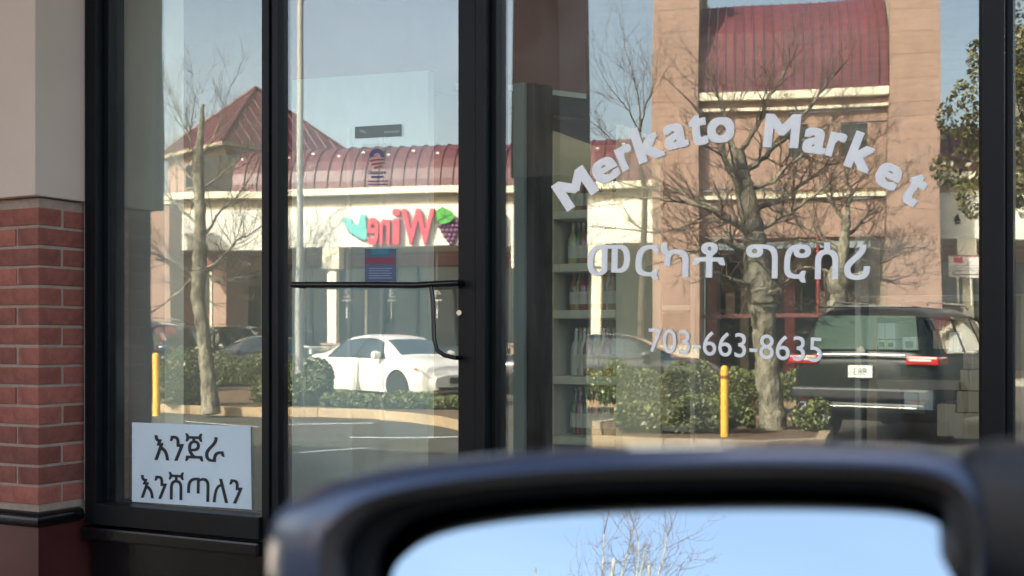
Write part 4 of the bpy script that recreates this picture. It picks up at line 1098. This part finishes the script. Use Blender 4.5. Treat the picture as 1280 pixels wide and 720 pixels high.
hedge(Gv(365, 25.0), Gv(418, 24.6), .8, .72, 2200, 'taller bush behind the rear wheel of the white saloon', .08)
hedge(Gv(690, 22.2), Gv(1000, 21.0), 1.3, .70, 9500, 'long hedge behind the yellow post and the phone number')
hedge(Gv(770, 15.2), Gv(944, 14.95), .8, .44, 6500, 'lower nearer hedge right behind the yellow post and left of the thick tree')
hedge(Gv(992, 15.2), Gv(1035, 15.2), .7, .40, 1500, 'small low bush between the thick tree and the green estate car')

# ================================================================== TREES
def grow(b_, p, d, L_, r, depth, rnd, up=.08, spread=.55, nseg=4, out=None, sides=4):
    pts = [p]; rad = [r]; dd = d.normalized()
    for i in range(nseg):
        dd = (dd+Vector((rnd.gauss(0, .16), rnd.gauss(0, .16), rnd.gauss(up, .12)))).normalized()
        pts.append(pts[-1]+dd*L_/nseg); rad.append(r*(1-.62*(i+1)/nseg))
    b_.tube(pts, rad, sides if r > .012 else 3, cap=False)
    if depth <= 0: return
    k = rnd.choice((3, 3, 4))
    for j in range(k):
        i = rnd.randint(1, nseg); q = pts[i]
        ax = Vector((rnd.gauss(0, 1), rnd.gauss(0, 1), rnd.gauss(0, .8))).normalized()
        nd = (dd+ax*spread*rnd.uniform(.8, 1.7)).normalized()
        grow(b_, q, nd, L_*rnd.uniform(.45, .75), max(.0035, rad[i]*rnd.uniform(.5, .75)), depth-1, rnd, up, spread, nseg, out, sides)
def tree(label, trunk, limbs, Z, seed, name='bare_tree', depth=3, knob=None, m=bark_m):
    rnd = random.Random(seed)
    base = at(trunk[0][0], Z); t = thing(name, label, 'tree', base)
    def P(px, py, dz=0):
        q = Mz(px, py, Z+dz); return q-base
    pts = [P(x, y, dz) for x, y, r, dz in [(q+(0,))[:4] if len(q) == 3 else q for q in trunk]]
    rad = [q[2]/F*Z/2 for q in trunk]
    pts[0].z = .05
    # refine with a wobble so that the trunk is knotty
    pp, rr = [], []
    for i in range(len(pts)-1):
        for k in range(5):
            s = k/5; pp.append(pts[i].lerp(pts[i+1], s)+Vector((rnd.gauss(0, .006), rnd.gauss(0, .006), 0))); rr.append((rad[i]*(1-s)+rad[i+1]*s)*rnd.uniform(.94, 1.07))
    pp.append(pts[-1]); rr.append(rad[-1])
    MB().tube(pp, rr, 14).build('trunk', m, t, smooth=True)
    b_ = MB(); tw_ = MB()
    for lb in limbs:
        q = [P(x, y, dz) for x, y, r, dz in lb]; r_ = [w_/F*Z/2*.8 for x, y, w_, dz in lb]
        qq, rq = [], []
        for i in range(len(q)-1):
            for k in range(4):
                s = k/4; qq.append(q[i].lerp(q[i+1], s)+Vector((rnd.gauss(0, .012), rnd.gauss(0, .012), rnd.gauss(0, .012)))); rq.append(r_[i]*(1-s)+r_[i+1]*s)
        qq.append(q[-1]); rq.append(r_[-1])
        b_.tube(qq, rq, 6)
        for i in range(2, len(qq)):
            for _ in range(rnd.choice((1, 1, 2))):
                d = (qq[i]-qq[i-1]).normalized()+Vector((rnd.gauss(0, .7), rnd.gauss(0, .7), rnd.gauss(.15, .6)))
                grow(tw_, qq[i], d, rnd.uniform(.25, .8)*Z/16, min(.016, rq[i]*.5), depth-1, rnd)
        d = (qq[-1]-qq[-3]); grow(tw_, qq[-1], d, .7*Z/16, rq[-1], depth-1, rnd)
    b_.build('limbs', m, t, smooth=True)
    o = tw_.build('crown', twig_m, t)
    return t
# the tree in the middle of the wide window
tree('thick bare pollarded tree behind the shop lettering', [(967, 566, 36), (965, 520, 31), (960, 470, 29), (956, 420, 28), (953, 385, 33), (952, 368, 42), (947, 345, 34), (943, 310, 29), (940, 285, 27), (934, 255, 25, -.1), (927, 225, 22, -.1), (922, 205, 24, 0), (921, 186, 15, 0)],
     [[(938, 262, 14, 0), (925, 235, 12, -.2), (905, 195, 9, -.4), (893, 165, 6, -.5)],
      [(943, 300, 11, 0), (915, 275, 9, -.3), (870, 255, 6, -.5), (820, 250, 4, -.6), (760, 243, 2.4, -.6)],
      [(940, 290, 9, 0), (900, 262, 7, .3), (850, 240, 4.5, .4), (790, 233, 2.4, .5)],
      [(946, 320, 10, 0), (900, 300, 6, -.4), (860, 318, 4, -.5), (820, 330, 2.5, -.5)],
      [(945, 330, 7, 0), (890, 272, 4, .4), (830, 290, 3, .5), (755, 285, 2, .6)],
      [(930, 215, 12, 0), (955, 195, 9, .1), (985, 165, 7, .2), (1015, 125, 5, .3), (1040, 95, 3, .3)],
      [(932, 240, 9, 0), (965, 225, 7, -.2), (1000, 190, 5, -.3), (1040, 150, 3, -.4)],
      [(937, 262, 9, 0), (975, 250, 7, .3), (1020, 215, 5, .4), (1050, 200, 3, .5)],
      [(942, 290, 9, 0), (985, 265, 7, -.2), (1015, 245, 5, -.3), (1035, 228, 3, -.4)],
      [(921, 190, 8, 0), (910, 160, 5, .1), (905, 130, 4, .2), (890, 100, 2.5, .3)],
      [(922, 195, 8, 0), (945, 160, 6, -.2), (960, 120, 4, -.3), (985, 80, 3, -.3)],
      [(952, 372, 9, -.1), (975, 362, 7, -.3), (990, 350, 5, -.4), (1000, 330, 3, -.5)],
      [(950, 360, 8, 0), (915, 350, 6, -.3), (890, 340, 4, -.4), (880, 320, 2.5, -.5)]], 15.4, 11)
tree('second bare tree further back right of the thick one', [(1050, 560, 24), (1048, 420, 21), (1042, 392, 24), (1048, 370, 22), (1045, 352, 30), (1050, 330, 17), (1055, 300, 13), (1058, 270, 10)],
     [[(1058, 275, 8, 0), (1064, 240, 6, .2), (1058, 215, 4, .2), (1068, 190, 3, .3)], [(1058, 280, 7, 0), (1040, 255, 5, 0), (1025, 225, 3, .3)], [(1055, 300, 7, 0), (1080, 275, 5, .3), (1105, 255, 3, .3)],
      [(1053, 318, 7, 0), (1015, 300, 5, 0), (980, 305, 3, 0)], [(1050, 330, 7, 0), (1085, 310, 5, .2), (1120, 315, 3, .4)], [(1047, 345, 7, 0), (1010, 335, 4, 0), (980, 345, 3, .3)],
      [(1047, 350, 7, 0), (1080, 340, 5, 0), (1100, 350, 3, .3)], [(1052, 310, 6, 0), (1005, 285, 4, .4), (975, 275, 2.5, .4)], [(1048, 340, 6, 0), (1075, 325, 4, .6), (1105, 330, 3, .8)], [(1046, 356, 6, 0), (1068, 372, 4, .2), (1060, 390, 2.5, .2)]], 19.5, 5, depth=4)
tree('bare pollarded tree reflected in the left window', [(264, 522, 25), (261, 480, 20), (257, 440, 17), (252, 400, 16), (248, 365, 17), (250, 340, 18), (251, 310, 15), (252, 270, 13), (250, 240, 13), (249, 215, 15), (250, 190, 12), (252, 160, 7), (254, 130, 4)],
     [[(250, 345, 6, 0), (230, 335, 4, .3), (205, 322, 3, .4), (190, 310, 2, .4)], [(250, 340, 6, 0), (275, 325, 4, -.2), (295, 300, 3, -.4), (318, 285, 2, -.4)], [(251, 300, 5, 0), (280, 262, 3.5, .2), (300, 240, 2.5, .2)],
      [(251, 280, 5, 0), (228, 262, 3.5, .3), (205, 240, 2.5, .3)], [(250, 240, 5, 0), (275, 220, 3.5, 0), (300, 200, 2.5, 0)], [(250, 230, 5, 0), (226, 208, 3.5, 0), (210, 190, 2.5, 0)], [(250, 200, 4, 0), (268, 172, 3, 0), (280, 140, 2, 0)],
      [(250, 210, 4, 0), (238, 175, 3, 0), (226, 150, 2, 0)], [(250, 330, 7, 0), (240, 350, 5, .2), (215, 370, 3, .2)], [(250, 335, 6, 0), (272, 352, 4, 0), (300, 345, 2.5, 0)], [(250, 345, 4, 0), (290, 320, 2.5, .4), (310, 330, 2, .4)]], 20.2, 21)
tree('small slender bare tree by the grey pole', [(378, 480, 8), (377, 420, 7), (376, 380, 6), (378, 350, 5), (376, 325, 4)],
     [[(377, 350, 3, 0), (368, 330, 2, 0), (362, 310, 1.5, 0)], [(377, 360, 3, 0), (388, 340, 2, 0), (392, 318, 1.5, 0)], [(376, 385, 3, 0), (364, 370, 2, 0), (356, 355, 1.5, 0)], [(377, 395, 3, 0), (390, 375, 2, 0), (397, 360, 1.5, 0)]], 24.5, 9, depth=3, m=twig_m)
tree('thin bare treetop rising against the sky left of the shop name', [(800, 470, 12), (802, 350, 9), (806, 240, 7), (797, 200, 5), (800, 150, 4)],
     [[(799, 170, 3.5, 0), (785, 140, 2.5, 0), (768, 120, 1.5, 0)], [(800, 160, 3.5, 0), (808, 130, 2.5, 0), (818, 108, 1.5, 0)], [(800, 190, 3, 0), (765, 180, 2, 0), (745, 160, 1.5, 0)], [(800, 150, 3, 0), (797, 120, 2, 0), (790, 95, 1.5, 0)]], 27, 4, depth=3, m=twig_m)
for i_, (px, Z_, sd) in enumerate(((1325, 24, 31), (1372, 23, 37))):
    tree(['tall bare tree whose top shows left in the door mirror', 'tall bare tree whose branches show at the middle of the door mirror'][i_], [(px, 510, 18), (px+3, 300, 14), (px-4, 100, 10), (px+2, -100, 7), (px, -200, 4)],
         [[(px, 60, 6, 0), (px-20, -20, 4, .3), (px-38, -110, 2.5, .5)], [(px, 0, 6, 0), (px+25, -80, 4, .3), (px+35, -170, 2.5, .5)], [(px, -60, 5, 0), (px-12, -150, 3, .3), (px-18, -230, 2, .5)], [(px, 120, 6, 0), (px+30, 30, 4, -.3), (px+52, -70, 2.5, -.5)], [(px, -100, 5, 0), (px+12, -180, 3, .3), (px+20, -250, 2, .5)]], Z_, sd)
# leafy olive tree at the right
ot = thing('leafy_tree', 'olive green leafy tree reflected at the right frame', 'tree', at(1318, 19))
MB().tube([(0, 0, 0), (.05, 0, 1.5), (0, .05, 3)], [.17, .14, .1], 10).build('trunk', bark_m, ot, smooth=True)
b_ = MB(); rnd = random.Random(2)
for k in range(52):
    a_ = rnd.uniform(0, 6.28); r_ = rnd.uniform(.1, 1.45); z_ = rnd.uniform(3.0, 6.1)
    c_ = leaves(r_*math.cos(a_), r_*math.sin(a_), rnd.uniform(.6, 1.1), rnd.uniform(.6, 1.1), rnd.uniform(.5, .9), 420, .10, 0, z_, rnd)
    b_.add(c_.v, c_.f)
    MB_ = None
b_.build('crown', leaf_olive, ot)
lm = MB()
for k in range(14):
    a_ = rnd.uniform(0, 6.28); lm.tube([(0, 0, rnd.uniform(2, 3)), (.4*math.cos(a_), .4*math.sin(a_), 4.2), (1.0*math.cos(a_), 1.0*math.sin(a_), rnd.uniform(5, 8.4))], [.06, .04, .012], 5)
lm.build('limbs', bark_m, ot)

# ================================================================== POSTS AND POLES
def bollard(px, Z, h, label, w_=.10):
    t = thing('bollard', label, 'bollard', at(px, Z))
    MB().lathe([(w_/2+.01, 0), (w_/2, .03), (w_/2, h-.05), (w_/2*.8, h-.015), (w_/2*.35, h)], 16).build('post', yellow_m, t, smooth=True)
    if Z < 17: MB().lathe([(w_/2+.002, h-.16), (w_/2+.002, h-.12)], 12).build('band', mat('rust_band', (.30, .12, .03), .8), t)
    return t
bollard(190.5, 20.4, 1.08, 'taller yellow bollard at the left of the kerb', .125)
bollard(200.5, 30, 1.15, 'short distant yellow bollard right of the taller one', .12)
bollard(907, 14.3, .985, 'yellow bollard under the phone number on the window', .095)
lp = thing('lamp_post', 'tall pale grey lamp post reflected at the left of the door', 'lamp post', at(378.5, 22))
MB().lathe([(.16, 0), (.16, .5), (.07, .52), (.062, 3.5), (.055, 7.5)], 14).build('pole', pole_m, lp, smooth=True)
MB().tube([(0, 0, 7.4), (.2, .1, 7.7), (.9, .3, 7.8)], .04, 8).build('arm', pole_m, lp); box('lamp_head', pole_m, .8, 1.4, .2, .45, 7.72, 7.86, lp, bevel=.03)
rpz = thing('sign_post', 'thin red post standing left of the green estate car', 'post', at(1021.5, 20.5))
MB().lathe([(.03, 0), (.03, 3.1)], 8).build('pole', redpole_m, rpz); box('base', walk_m, -.12, .12, -.12, .12, 0, .1, rpz)
